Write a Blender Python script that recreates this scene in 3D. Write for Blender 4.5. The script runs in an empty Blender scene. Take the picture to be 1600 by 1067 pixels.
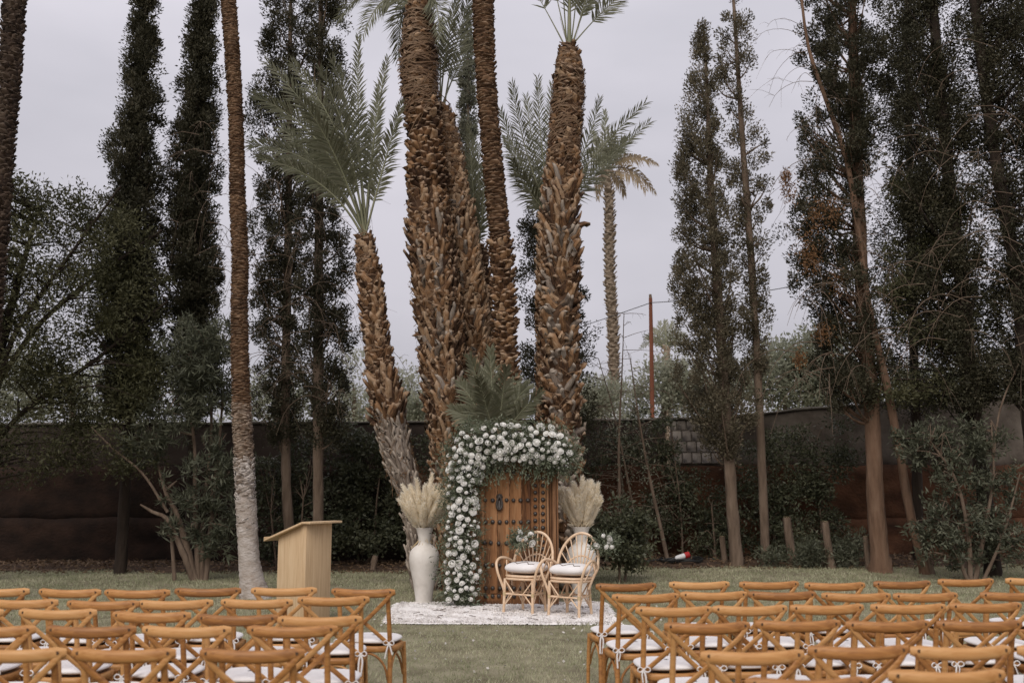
import bpy, math, random
import numpy as np
from mathutils import Vector, Matrix

random.seed(7)
RNG = np.random.default_rng(11)
SC = bpy.context.scene
COL = SC.collection
PI = math.pi

# ------------------------------------------------------------------ camera, sky, sun, exposure
CAM_H = 1.64
F = 1555.6                     # focal length in photo pixels (photo 1600 x 1067)
HORIZON = 762.0
PITCH = math.atan((HORIZON - 533.5) / F)
cam_d = bpy.data.cameras.new('camera')
cam = bpy.data.objects.new('camera', cam_d)
COL.objects.link(cam)
cam.location = (0, 0, CAM_H)
cam.rotation_euler = (math.radians(90) + PITCH, 0, 0)
cam_d.sensor_width = 36.0
cam_d.lens = 35.0
cam_d.clip_start = 0.05
cam_d.clip_end = 2500
cam_d.dof.use_dof = True
cam_d.dof.focus_distance = 13.7
cam_d.dof.aperture_fstop = 2.2
SC.camera = cam

SUN_EL, SUN_ROT = math.radians(42), math.radians(196)
world = bpy.data.worlds.new('World')
SC.world = world
world.use_nodes = True
wn, wl = world.node_tree.nodes, world.node_tree.links
wn.clear()
sky = wn.new('ShaderNodeTexSky')
sky.sky_type = 'NISHITA'
sky.sun_disc = False
sky.sun_elevation = SUN_EL
sky.sun_rotation = SUN_ROT
sky.air_density = 1.0
sky.dust_density = 3.0
w_hsv = wn.new('ShaderNodeHueSaturation')
w_hsv.inputs['Saturation'].default_value = 0.25
w_hsv.inputs['Value'].default_value = 0.9
wl.new(sky.outputs[0], w_hsv.inputs['Color'])
w_tc = wn.new('ShaderNodeTexCoord')
w_map = wn.new('ShaderNodeMapping')
w_map.inputs['Scale'].default_value = (1.2, 1.2, 3.2)
wl.new(w_tc.outputs['Generated'], w_map.inputs['Vector'])
w_noise = wn.new('ShaderNodeTexNoise')
w_noise.inputs['Scale'].default_value = 1.35
w_noise.inputs['Detail'].default_value = 5
w_noise.inputs['Roughness'].default_value = 0.5
wl.new(w_map.outputs[0], w_noise.inputs['Vector'])
w_ramp = wn.new('ShaderNodeValToRGB')
w_ramp.color_ramp.elements[0].position = 0.3
w_ramp.color_ramp.elements[0].color = (0.68, 0.675, 0.755, 1)
w_ramp.color_ramp.elements[1].position = 0.68
w_ramp.color_ramp.elements[1].color = (1.04, 1.0, 1.10, 1)
wl.new(w_noise.outputs['Fac'], w_ramp.inputs['Fac'])
w_mul = wn.new('ShaderNodeVectorMath')
w_mul.operation = 'SCALE'
w_sep = wn.new('ShaderNodeSeparateXYZ')      # an overcast sky is brighter overhead than near the horizon
wl.new(w_tc.outputs['Generated'], w_sep.inputs[0])
w_el = wn.new('ShaderNodeMath')
w_el.operation = 'MULTIPLY_ADD'
w_el.use_clamp = False
wl.new(w_sep.outputs['Z'], w_el.inputs[0])
w_el.inputs[1].default_value = 1.3 * 3.75
w_el.inputs[2].default_value = 3.75
wl.new(w_ramp.outputs['Color'], w_mul.inputs[0])
wl.new(w_el.outputs[0], w_mul.inputs['Scale'])
w_mix = wn.new('ShaderNodeMixRGB')
w_mix.inputs['Fac'].default_value = 0.9
wl.new(w_hsv.outputs['Color'], w_mix.inputs['Color1'])
wl.new(w_mul.outputs[0], w_mix.inputs['Color2'])
w_bg = wn.new('ShaderNodeBackground')
w_bg.inputs['Strength'].default_value = 0.1
wl.new(w_mix.outputs['Color'], w_bg.inputs['Color'])
w_out = wn.new('ShaderNodeOutputWorld')
wl.new(w_bg.outputs[0], w_out.inputs['Surface'])

sun_d = bpy.data.lights.new('sun', 'SUN')
sun_d.energy = 1.5
sun_d.angle = math.radians(40)
sun_d.color = (1.0, 0.93, 0.84)
sun = bpy.data.objects.new('sun', sun_d)
COL.objects.link(sun)
_az = SUN_ROT
_d = Vector((math.sin(_az) * math.cos(SUN_EL), math.cos(_az) * math.cos(SUN_EL), math.sin(SUN_EL)))
sun.rotation_euler = _d.to_track_quat('Z', 'Y').to_euler()
sun.location = _d * 40

SC.view_settings.view_transform = 'Standard'
SC.view_settings.look = 'None'
SC.view_settings.exposure = 0.4
SC.view_settings.gamma = 1.0
SC.view_settings.use_curve_mapping = False
SC.render.engine = 'CYCLES'
SC.cycles.max_bounces = 10
SC.cycles.diffuse_bounces = 7
SC.cycles.transmission_bounces = 6
SC.cycles.transparent_max_bounces = 6
SC.cycles.use_denoising = True

# ------------------------------------------------------------------ picture geometry -> places in the garden
CP, SP = math.cos(PITCH), math.sin(PITCH)


def ray(px, py):
    u, v = px - 800.0, 533.5 - py
    return u, F * CP - v * SP, F * SP + v * CP


def at(px, py, D):
    u, dy, dz = ray(px, py)
    t = D / dy
    return Vector((u * t, D, CAM_H + dz * t))


def unit(px, py, D):
    """metres per photo pixel at depth D"""
    return D / ray(px, py)[1]


def on_z(px, py, z=0.0):
    u, dy, dz = ray(px, py)
    t = (z - CAM_H) / dz
    return Vector((u * t, dy * t, z))


def sstep(a, b, x):
    t = np.clip((np.asarray(x, float) - a) / (b - a), 0, 1)
    return t * t * (3 - 2 * t)


def gz(x, y):
    """height of the lawn: it rises a little towards the wall on the right"""
    return 0.13 * sstep(16.5, 21.5, y) * sstep(-1.0, 3.5, x)


def foot(px, D):
    """ground point on the column of pixel px at depth D"""
    p = at(px, HORIZON, D)
    # follow the tilt of the vertical: world x for a ground point at this depth
    py = HORIZON + CAM_H * F / D
    p = at(px, py, D)
    return Vector((p.x, D, float(gz(p.x, D))))


# ------------------------------------------------------------------ mesh building
class MB:
    def __init__(self):
        self.v, self.f, self.n = [], {}, 0
        self.t, self.tp = [], []

    def add(self, verts, faces, tint=None, tip=None):
        verts = np.asarray(verts, float).reshape(-1, 3)
        if not isinstance(faces, np.ndarray):
            by = {}
            for q in faces:
                by.setdefault(len(q), []).append(q)
            for k, q in by.items():
                self.f.setdefault(k, []).append(np.asarray(q, np.int64) + self.n)
        else:
            self.f.setdefault(faces.shape[1], []).append(faces.astype(np.int64) + self.n)
        m = len(verts)
        self.v.append(verts)
        self.t.append(np.broadcast_to(np.asarray(0.5 if tint is None else tint, float), (m,)))
        self.tp.append(np.broadcast_to(np.asarray(0.0 if tip is None else tip, float), (m,)))
        self.n += m
        return self

    def mesh(self, name, smooth=True):
        me = bpy.data.meshes.new(name)
        v = np.concatenate(self.v) if self.v else np.zeros((0, 3))
        loops, starts, pos = [], [], 0
        for k, arrs in self.f.items():
            a = np.concatenate(arrs)
            loops.append(a.ravel())
            starts.append(pos + np.arange(len(a)) * k)
            pos += a.size
        loops = np.concatenate(loops)
        starts = np.concatenate(starts)
        me.vertices.add(len(v))
        me.vertices.foreach_set('co', v.astype(np.float32).ravel())
        me.loops.add(len(loops))
        me.loops.foreach_set('vertex_index', loops.astype(np.int32))
        me.polygons.add(len(starts))
        me.polygons.foreach_set('loop_start', starts.astype(np.int32))
        at_ = me.attributes.new('tint', 'FLOAT', 'POINT')
        at_.data.foreach_set('value', np.concatenate(self.t).astype(np.float32))
        at_ = me.attributes.new('tip', 'FLOAT', 'POINT')
        at_.data.foreach_set('value', np.concatenate(self.tp).astype(np.float32))
        if smooth:
            me.polygons.foreach_set('use_smooth', np.ones(len(starts), bool))
        me.update(calc_edges=True)
        return me

    def build(self, name, mat, parent=None, smooth=True):
        me = self.mesh(name, smooth)
        me.materials.append(mat)
        return link(name, me, parent)


def link(name, data, parent=None):
    o = bpy.data.objects.new(name, data)
    COL.objects.link(o)
    if parent is not None:
        o.parent = parent
    return o


def tag(o, label=None, cat=None, group=None, kind=None):
    if label:
        o['label'] = label
    if cat:
        o['category'] = cat
    if group:
        o['group'] = group
    if kind:
        o['kind'] = kind
    return o


def thing(name, label, cat, loc=(0, 0, 0), rz=0.0, group=None):
    o = bpy.data.objects.new(name, None)
    o.empty_display_size = 0.2
    COL.objects.link(o)
    o.location = loc
    o.rotation_euler = (0, 0, rz)
    return tag(o, label, cat, group)


def rel(o, M):
    """parent keeps identity: set a local matrix"""
    o.matrix_local = M
    return o


def norm(a):
    a = np.asarray(a, float)
    return a / np.maximum(np.linalg.norm(a, axis=-1, keepdims=True), 1e-9)


def frames(P):
    P = np.asarray(P, float)
    T = norm(np.gradient(P, axis=0))
    ref = np.array([0, 0, 1.0]) if abs(T[0][2]) < 0.9 else np.array([0, 1.0, 0])
    N = np.zeros_like(P)
    n = norm(np.cross(np.cross(T[0], ref), T[0]))
    for i in range(len(P)):
        n = n - T[i] * np.dot(n, T[i])
        n = norm(n)
        N[i] = n
    return T, N, np.cross(T, N)


def smooth_path(pts, n):
    """Catmull-Rom through the points (any number of columns)"""
    P = np.asarray(pts, float)
    if len(P) == 2:
        t = np.linspace(0, 1, n)[:, None]
        return P[0] * (1 - t) + P[1] * t
    Q = np.vstack([2 * P[0] - P[1], P, 2 * P[-1] - P[-2]])
    out = []
    ts = np.linspace(0, len(P) - 1, n)
    for t in ts:
        i = min(int(t), len(P) - 2)
        u = t - i
        a, b, c, d = Q[i], Q[i + 1], Q[i + 2], Q[i + 3]
        out.append(0.5 * (2 * b + (c - a) * u + (2 * a - 5 * b + 4 * c - d) * u * u + (3 * b - a - 3 * c + d) * u ** 3))
    return np.array(out)


def tube(mb, P, R, sides=8, cap=True, flat=None, tint=None, jitter=0.0, rng=None):
    """sweep a circle (or a flat oval: flat = (a, b) factors along N, B)"""
    P = np.asarray(P, float)
    n = len(P)
    R = np.broadcast_to(np.asarray(R, float), (n,))
    T, N, B = frames(P)
    ang = np.arange(sides) / sides * 2 * PI
    fa, fb = flat if flat else (1, 1)
    V = P[:, None, :] + R[:, None, None] * (np.cos(ang)[None, :, None] * N[:, None, :] * fa + np.sin(ang)[None, :, None] * B[:, None, :] * fb)
    if jitter and rng is not None:
        k = 1 + jitter * (rng.random((n, sides)) - 0.5)
        V = P[:, None, :] + (V - P[:, None, :]) * k[:, :, None]
    V = V.reshape(-1, 3)
    i = np.arange(n - 1)[:, None] * sides
    j = np.arange(sides)[None, :]
    j2 = (j + 1) % sides
    fc = np.stack([i + j, i + j2, i + sides + j2, i + sides + j], -1).reshape(-1, 4)
    mb.add(V, fc, tint)
    if cap:
        mb.add(V[:sides], [tuple(range(sides))[::-1]], tint)
        mb.add(V[-sides:], [tuple(range(sides))], tint)
    return mb


def sweep_rect(mb, P, W, Hh, wdir, ends_round=True, r=0.3, tint=None):
    """sweep a rounded rectangle along P; W along wdir (per point), Hh along the other"""
    P = np.asarray(P, float)
    n = len(P)
    T = norm(np.gradient(P, axis=0))
    Wd = np.broadcast_to(np.asarray(wdir, float), P.shape)
    Wd = norm(Wd - T * np.sum(Wd * T, -1, keepdims=True))
    Hd = np.cross(T, Wd)
    W = np.broadcast_to(np.asarray(W, float), (n,))
    Hh = np.broadcast_to(np.asarray(Hh, float), (n,))
    c = np.array([(-1, -1 + r), (-1 + r, -1), (1 - r, -1), (1, -1 + r), (1, 1 - r), (1 - r, 1), (-1 + r, 1), (-1, 1 - r)]) * 0.5
    V = P[:, None] + c[None, :, 0:1] * W[:, None, None] * Wd[:, None] + c[None, :, 1:2] * Hh[:, None, None] * Hd[:, None]
    s = 8
    i = np.arange(n - 1)[:, None] * s
    j = np.arange(s)[None]
    fc = np.stack([i + j, i + (j + 1) % s, i + s + (j + 1) % s, i + s + j], -1).reshape(-1, 4)
    V = V.reshape(-1, 3)
    mb.add(V, fc, tint)
    mb.add(V[:s], [tuple(range(s))[::-1]], tint)
    mb.add(V[-s:], [tuple(range(s))], tint)
    return mb


def box(mb, c, s, bev=0.0, M=None, tint=None):
    """bevelled box: centre c, size s"""
    hx, hy, hz = s[0] / 2, s[1] / 2, s[2] / 2
    b = min(bev, hx * 0.9, hy * 0.9, hz * 0.9)
    if b <= 0:
        v = [(x, y, z) for z in (-hz, hz) for y in (-hy, hy) for x in (-hx, hx)]
        f = [(0, 2, 3, 1), (4, 5, 7, 6), (0, 1, 5, 4), (2, 6, 7, 3), (0, 4, 6, 2), (1, 3, 7, 5)]
    else:
        v, idx = [], {}
        for sx in (-1, 1):
            for sy in (-1, 1):
                for sz in (-1, 1):
                    for ax in range(3):
                        p = [sx * (hx - b), sy * (hy - b), sz * (hz - b)]
                        p[ax] = (sx * hx, sy * hy, sz * hz)[ax]
                        idx[(sx, sy, sz, ax)] = len(v)
                        v.append(tuple(p))
        f = []
        for ax in range(3):
            o1, o2 = [a for a in range(3) if a != ax]
            for s0 in (-1, 1):
                q = []
                for a, b2 in ((-1, -1), (1, -1), (1, 1), (-1, 1)):
                    k = [0, 0, 0]
                    k[ax], k[o1], k[o2] = s0, a, b2
                    q.append(idx[(k[0], k[1], k[2], ax)])
                flip = (s0 < 0) ^ (ax == 1)
                f.append(tuple(q[::-1]) if flip else tuple(q))
        for ax in range(3):
            o1, o2 = [a for a in range(3) if a != ax]
            for a in (-1, 1):
                for b2 in (-1, 1):
                    k0, k1 = [0, 0, 0], [0, 0, 0]
                    k0[o1] = k1[o1] = a
                    k0[o2] = k1[o2] = b2
                    k0[ax], k1[ax] = -1, 1
                    f.append((idx[(*k0, o1)], idx[(*k1, o1)], idx[(*k1, o2)], idx[(*k0, o2)]))
        for sx in (-1, 1):
            for sy in (-1, 1):
                for sz in (-1, 1):
                    f.append(tuple(idx[(sx, sy, sz, a)] for a in range(3)))
    v = np.asarray(v, float) + np.asarray(c, float)
    if M is not None:
        v = np.array([M @ Vector(p) for p in v])
    mb.add(v, f, tint)
    return mb


def lathe(mb, prof, seg=32, c=(0, 0, 0), tint=None):
    prof = np.asarray(prof, float)
    n = len(prof)
    a = np.arange(seg) / seg * 2 * PI
    V = np.stack([prof[:, 0:1] * np.cos(a), prof[:, 0:1] * np.sin(a), np.repeat(prof[:, 1:2], seg, 1)], -1).reshape(-1, 3) + np.asarray(c)
    i = np.arange(n - 1)[:, None] * seg
    j = np.arange(seg)[None]
    fc = np.stack([i + j, i + (j + 1) % seg, i + seg + (j + 1) % seg, i + seg + j], -1).reshape(-1, 4)
    mb.add(V, fc, tint)
    return mb


def leaves(mb, C, Dr, L, W, rng, tint=None, bend=0.15):
    """one kite-shaped leaf per row: base C, direction Dr"""
    n = len(C)
    if n == 0:
        return mb
    Dr = norm(Dr)
    s = norm(np.cross(Dr, norm(rng.normal(size=(n, 3)))))
    nn = np.cross(s, Dr)
    L = np.broadcast_to(np.asarray(L, float), (n,))[:, None]
    W = np.broadcast_to(np.asarray(W, float), (n,))[:, None]
    mid = C + Dr * L * 0.45 + nn * L * bend * 0.4
    V = np.stack([C, mid + s * W * 0.5, C + Dr * L - nn * L * bend * 0.3, mid - s * W * 0.5], 1).reshape(-1, 3)
    fc = np.arange(n * 4).reshape(n, 4)
    if tint is None:
        tint = rng.random(n)
    mb.add(V, fc, np.repeat(np.broadcast_to(tint, (n,)), 4))
    return mb


class Noise3:
    def __init__(self, rng, scale, n=18):
        self.k = norm(rng.normal(size=(n, 3))) * rng.uniform(0.5, 1.6, (n, 1)) * 2 * PI / scale
        self.p = rng.uniform(0, 2 * PI, n)

    def __call__(self, X):
        return np.sin(np.asarray(X) @ self.k.T + self.p).sum(-1) / math.sqrt(len(self.p) / 2)


# ------------------------------------------------------------------ materials
def new_mat(name):
    m = bpy.data.materials.new(name)
    m.use_nodes = True
    nt = m.node_tree
    nt.nodes.clear()
    out = nt.nodes.new('ShaderNodeOutputMaterial')
    return m, nt, out


def N(nt, typ, **kw):
    n = nt.nodes.new(typ)
    for k, v in kw.items():
        if hasattr(n, k) and not k[0].isupper():
            setattr(n, k, v)
        else:
            n.inputs[k].default_value = v
    return n


def ramp(nt, stops):
    r = nt.nodes.new('ShaderNodeValToRGB')
    e = r.color_ramp.elements
    while len(e) < len(stops):
        e.new(0.5)
    for i, (p, c) in enumerate(stops):
        e[i].position = p
        e[i].color = (*c, 1)
    return r


def attr(nt, name):
    a = nt.nodes.new('ShaderNodeAttribute')
    a.attribute_name = name
    return a


def math_(nt, op, a, b):
    n = nt.nodes.new('ShaderNodeMath')
    n.operation = op
    for i, x in enumerate((a, b)):
        if isinstance(x, (int, float)):
            n.inputs[i].default_value = x
        else:
            nt.links.new(x, n.inputs[i])
    return n.outputs[0]


def leaf_mat(name, cols, trans=0.3, rough=0.6, big=0.5, big_amt=0.5, spec=0.25):
    """foliage: colour by each leaf's own tint and by branch"""
    m, nt, out = new_mat(name)
    tc = nt.nodes.new('ShaderNodeTexCoord')
    nz = N(nt, 'ShaderNodeTexNoise', Scale=1 / big, Detail=2.0)
    nt.links.new(tc.outputs['Object'], nz.inputs['Vector'])
    a = attr(nt, 'tint')
    x = math_(nt, 'MULTIPLY', a.outputs['Fac'], 1 - big_amt)
    y = math_(nt, 'MULTIPLY', math_(nt, 'SUBTRACT', nz.outputs['Fac'], 0.5), 1.6 * big_amt)
    z = math_(nt, 'ADD', math_(nt, 'ADD', x, y), 0.5 * big_amt)
    r = ramp(nt, [(i / (len(cols) - 1), c) for i, c in enumerate(cols)])
    nt.links.new(z, r.inputs['Fac'])
    p = N(nt, 'ShaderNodeBsdfPrincipled', Roughness=rough)
    p.inputs['Specular IOR Level'].default_value = spec
    nt.links.new(r.outputs['Color'], p.inputs['Base Color'])
    t = nt.nodes.new('ShaderNodeBsdfTranslucent')
    nt.links.new(r.outputs['Color'], t.inputs['Color'])
    mx = nt.nodes.new('ShaderNodeMixShader')
    mx.inputs[0].default_value = trans
    nt.links.new(p.outputs[0], mx.inputs[1])
    nt.links.new(t.outputs[0], mx.inputs[2])
    nt.links.new(mx.outputs[0], out.inputs['Surface'])
    return m


def surf_mat(name, cols, scale=6.0, stretch=(1, 1, 1), detail=6.0, rough=0.8, bump=0.3, bump_scale=None, bump_dist=0.01,
             spec=0.3, tint_amt=0.0, obj_rand=0.0, tip_col=None, coords='Object', sheen=0.0, dist=0.0):
    """noise-coloured surface with bump, optional per-piece variation and pale cut tips"""
    m, nt, out = new_mat(name)
    tc = nt.nodes.new('ShaderNodeTexCoord')
    mp = nt.nodes.new('ShaderNodeMapping')
    mp.inputs['Scale'].default_value = stretch
    nt.links.new(tc.outputs[coords], mp.inputs['Vector'])
    nz = N(nt, 'ShaderNodeTexNoise', Scale=scale, Detail=detail, Roughness=0.6, Distortion=dist)
    nt.links.new(mp.outputs[0], nz.inputs['Vector'])
    fac = math_(nt, 'ADD', math_(nt, 'MULTIPLY', math_(nt, 'SUBTRACT', nz.outputs['Fac'], 0.5), 1.7), 0.5)
    if tint_amt:
        fac = math_(nt, 'ADD', fac, math_(nt, 'MULTIPLY', math_(nt, 'SUBTRACT', attr(nt, 'tint').outputs['Fac'], 0.5), tint_amt))
    if obj_rand:
        oi = nt.nodes.new('ShaderNodeObjectInfo')
        fac = math_(nt, 'ADD', fac, math_(nt, 'MULTIPLY', math_(nt, 'SUBTRACT', oi.outputs['Random'], 0.5), obj_rand))
    r = ramp(nt, [(i / (len(cols) - 1), c) for i, c in enumerate(cols)])
    nt.links.new(fac, r.inputs['Fac'])
    col = r.outputs['Color']
    if tip_col:
        mx = nt.nodes.new('ShaderNodeMixRGB')
        nt.links.new(attr(nt, 'tip').outputs['Fac'], mx.inputs['Fac'])
        nt.links.new(col, mx.inputs['Color1'])
        mx.inputs['Color2'].default_value = (*tip_col, 1)
        col = mx.outputs['Color']
    p = N(nt, 'ShaderNodeBsdfPrincipled', Roughness=rough)
    p.inputs['Specular IOR Level'].default_value = spec
    if sheen:
        p.inputs['Sheen Weight'].default_value = sheen
    nt.links.new(col, p.inputs['Base Color'])
    if bump:
        nb = N(nt, 'ShaderNodeTexNoise', Scale=bump_scale or scale * 3, Detail=4.0)
        nt.links.new(mp.outputs[0], nb.inputs['Vector'])
        bp = N(nt, 'ShaderNodeBump', Strength=bump, Distance=bump_dist)
        nt.links.new(nb.outputs['Fac'], bp.inputs['Height'])
        nt.links.new(bp.outputs[0], p.inputs['Normal'])
    nt.links.new(p.outputs[0], out.inputs['Surface'])
    return m


M = {}
M['lawn'] = surf_mat('lawn', [(.08, .064, .04), (.16, .14, .088), (.25, .225, .15), (.34, .305, .21)], scale=2.2, detail=9, rough=.95, bump=.6, bump_scale=40, bump_dist=.02)
M['grass'] = leaf_mat('grass', [(.14, .16, .075), (.29, .30, .18), (.44, .43, .29), (.60, .54, .39)], trans=.3, big=1.1, big_amt=.55, rough=.7)
M['soil'] = surf_mat('soil', [(.02, .013, .009), (.06, .036, .022), (.13, .08, .05)], scale=3, detail=9, rough=1, bump=.8, bump_scale=25, bump_dist=.03)
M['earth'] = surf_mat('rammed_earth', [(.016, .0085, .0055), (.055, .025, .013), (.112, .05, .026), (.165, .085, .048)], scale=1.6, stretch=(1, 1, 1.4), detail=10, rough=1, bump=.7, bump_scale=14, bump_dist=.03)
M['earth_shaded'] = surf_mat('rammed_earth_shaded', [(.007, .005, .004), (.016, .0095, .0068), (.033, .018, .012), (.055, .031, .021)], scale=1.6, stretch=(1, 1, 1.4), detail=10, rough=1, bump=.8, bump_scale=14, bump_dist=.03)  # copy of the earth with the vignette shade at left painted in
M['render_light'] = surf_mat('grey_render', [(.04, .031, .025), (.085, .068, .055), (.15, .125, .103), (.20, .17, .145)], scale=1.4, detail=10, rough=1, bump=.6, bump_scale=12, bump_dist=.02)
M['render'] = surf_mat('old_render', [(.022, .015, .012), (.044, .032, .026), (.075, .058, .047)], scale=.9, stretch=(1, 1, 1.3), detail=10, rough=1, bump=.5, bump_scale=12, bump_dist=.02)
M['concrete'] = surf_mat('concrete', [(.20, .17, .145), (.30, .26, .225), (.38, .34, .30)], scale=5, rough=1, bump=.5, obj_rand=.6)
M['coping'] = surf_mat('coping', [(.07, .06, .05), (.2, .18, .155)], scale=4, rough=1, bump=.4)
M['cypress'] = leaf_mat('cypress_leaf', [(.022, .021, .012), (.042, .040, .023), (.074, .068, .042), (.13, .108, .07)], trans=.2, big=.6, big_amt=.5)
M['cypress_olive'] = leaf_mat('cypress_olive', [(.055, .047, .029), (.105, .09, .058), (.175, .15, .10), (.26, .215, .15)], trans=.28, big=.5, big_amt=.45)
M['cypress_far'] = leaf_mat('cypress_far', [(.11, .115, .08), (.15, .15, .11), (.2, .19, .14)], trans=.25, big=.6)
M['dead_leaf'] = leaf_mat('dead_leaf', [(.14, .07, .03), (.22, .115, .05), (.27, .16, .09)], trans=.3)
M['broadleaf'] = leaf_mat('broadleaf', [(.032, .033, .015), (.06, .06, .028), (.105, .102, .052), (.175, .165, .095)], trans=.3, big=.9, big_amt=.5)
M['oleander'] = leaf_mat('oleander', [(.05, .055, .036), (.10, .106, .07), (.185, .185, .13)], trans=.25, big=.5, rough=.55, spec=.25)
M['ivy'] = leaf_mat('ivy', [(.034, .038, .021), (.075, .08, .045), (.145, .145, .09)], trans=.2, big=.7, rough=.5, spec=.35)
M['far_leaf'] = leaf_mat('far_leaf', [(.24, .25, .18), (.34, .345, .26), (.43, .425, .33)], trans=.5, big=1.2)  # haze over the far trees is painted in as paler leaves
M['far_leaf_grey'] = leaf_mat('far_leaf_grey', [(.19, .20, .14), (.28, .29, .21), (.37, .37, .28)], trans=.5, big=1.2)  # greyer variant, distance haze of the far trees also in the colour
M['palm_leaf'] = leaf_mat('palm_leaf', [(.082, .085, .05), (.128, .13, .08), (.178, .178, .12), (.235, .228, .165)], trans=.22, big=1.4, big_amt=.4, rough=.55, spec=.22)
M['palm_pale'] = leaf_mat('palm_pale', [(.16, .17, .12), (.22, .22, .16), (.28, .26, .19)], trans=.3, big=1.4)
M['palm_dry'] = leaf_mat('palm_dry', [(.19, .14, .085), (.27, .205, .13), (.33, .27, .18)], trans=.25, big=1.0)
M['rachis'] = surf_mat('rachis', [(.16, .17, .10), (.24, .23, .15)], scale=3, rough=.6, bump=0)
M['boot'] = surf_mat('palm_boot', [(.05, .025, .013), (.155, .08, .038), (.28, .16, .082), (.40, .275, .175)], scale=6, stretch=(1, .35, 1), detail=8, rough=.85, bump=.7, bump_scale=25, bump_dist=.01,
                     tint_amt=1.0, obj_rand=1.0, tip_col=(.33, .235, .16))
M['boot_grey'] = surf_mat('palm_boot_grey', [(.09, .07, .055), (.18, .14, .11), (.27, .225, .185), (.34, .29, .25)], scale=6, stretch=(1, .35, 1), detail=8, rough=.9, bump=.7, bump_scale=25, bump_dist=.01,
                          tint_amt=.7, obj_rand=.7, tip_col=(.38, .32, .26))
M['palm_core'] = surf_mat('palm_core', [(.03, .017, .01), (.075, .042, .024), (.12, .07, .042)], scale=7, rough=1, bump=.8)
M['palm_scale'] = surf_mat('palm_scale', [(.06, .032, .017), (.125, .068, .036), (.19, .115, .066)], scale=5, rough=.9, bump=.5, tint_amt=.8, tip_col=(.25, .175, .115))
M['palm_dark'] = surf_mat('palm_dark', [(.022, .014, .01), (.05, .032, .022), (.085, .06, .043)], scale=5, rough=1, bump=.5, tint_amt=.8, tip_col=(.10, .075, .055))
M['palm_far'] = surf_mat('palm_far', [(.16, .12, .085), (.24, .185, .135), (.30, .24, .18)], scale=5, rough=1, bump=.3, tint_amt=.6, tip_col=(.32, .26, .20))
M['fibre'] = leaf_mat('palm_fibre', [(.09, .05, .027), (.16, .095, .053), (.25, .175, .11)], trans=.1, big=.4)
M['bark'] = surf_mat('bark', [(.065, .045, .032), (.14, .10, .072), (.22, .165, .125)], scale=7, stretch=(1, 1, .22), detail=9, rough=1, bump=1, bump_scale=16, bump_dist=.03)
M['bark_dark'] = surf_mat('bark_dark', [(.014, .010, .008), (.034, .024, .018), (.06, .044, .033)], scale=7, stretch=(1, 1, .22), detail=9, rough=1, bump=1, bump_scale=16, bump_dist=.03)
M['bark_red'] = surf_mat('bark_red', [(.07, .042, .028), (.15, .09, .058), (.22, .145, .10)], scale=7, stretch=(1, 1, .22), detail=9, rough=1, bump=1, bump_scale=16, bump_dist=.03)
M['twig'] = surf_mat('twig', [(.09, .06, .042), (.20, .15, .11)], scale=6, rough=1, bump=0)
M['post_red'] = surf_mat('post_red', [(.12, .04, .022), (.2, .075, .042)], scale=7, stretch=(1, 1, .2), rough=.9, bump=.3)
M['wood'] = surf_mat('chair_wood', [(.24, .10, .028), (.37, .165, .048), (.47, .235, .08), (.54, .295, .115)], scale=5, stretch=(1.0, 9, 9), detail=9, rough=.5, bump=.2, bump_scale=30, bump_dist=.003, spec=.4, obj_rand=.8, dist=.8)
M['bolt'] = surf_mat('bolt', [(.05, .028, .015), (.10, .055, .03)], scale=20, rough=.6, bump=0)
M['cushion'] = surf_mat('cushion_cloth', [(.70, .67, .66), (.80, .775, .765)], scale=8, rough=1, bump=.25, bump_scale=60, bump_dist=.004, sheen=.2)
M['oak'] = surf_mat('pale_oak', [(.42, .28, .155), (.54, .385, .23), (.62, .47, .30)], scale=4.5, stretch=(9, 9, .5), detail=8, rough=.55, bump=.12, bump_dist=.003, dist=.4, obj_rand=.25)
M['rattan'] = surf_mat('rattan', [(.52, .33, .19), (.69, .50, .34), (.78, .61, .45)], scale=9, rough=.45, bump=.15, bump_dist=.003, spec=.4)
M['door'] = surf_mat('old_door', [(.075, .03, .013), (.19, .083, .033), (.30, .142, .06), (.39, .21, .10)], scale=4.0, stretch=(6, 6, .7), detail=9, rough=.6, bump=.5, bump_scale=12, bump_dist=.006, obj_rand=.6, dist=.9)
M['door_frame'] = surf_mat('door_frame', [(.13, .06, .028), (.26, .13, .06), (.36, .21, .11)], scale=4.0, stretch=(6, 6, .6), detail=9, rough=.6, bump=.4, bump_scale=12, bump_dist=.006, obj_rand=.8)
M['iron'] = surf_mat('iron', [(.025, .02, .018), (.07, .055, .045)], scale=12, rough=.42, bump=.3, bump_dist=.004, spec=.6)
M['vase'] = surf_mat('vase_plaster', [(.50, .46, .41), (.66, .62, .57), (.73, .70, .655)], scale=5, detail=9, rough=.85, bump=.3, bump_scale=22, bump_dist=.006)
M['pampas'] = leaf_mat('pampas', [(.90, .80, .62), (.94, .87, .73), (.96, .92, .83)], trans=.55, big=.15, big_amt=.4, rough=.9)
M['straw'] = surf_mat('straw', [(.45, .33, .18), (.58, .46, .28)], scale=6, rough=.8, bump=0)
M['rose'] = leaf_mat('rose_petal', [(.86, .84, .80), (.90, .89, .86), (.92, .915, .90)], trans=.3, big=.05, big_amt=.2, rough=.7)
M['garland'] = leaf_mat('garland_leaf', [(.05, .062, .036), (.105, .125, .075), (.19, .21, .145), (.32, .33, .26)], trans=.2, big=.2, big_amt=.4, rough=.55)
M['rug'] = surf_mat('rug_wool', [(.70, .66, .64), (.82, .785, .765), (.88, .86, .845)], scale=7, detail=9, rough=1, bump=1, bump_scale=45, bump_dist=.02, sheen=.3)
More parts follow.
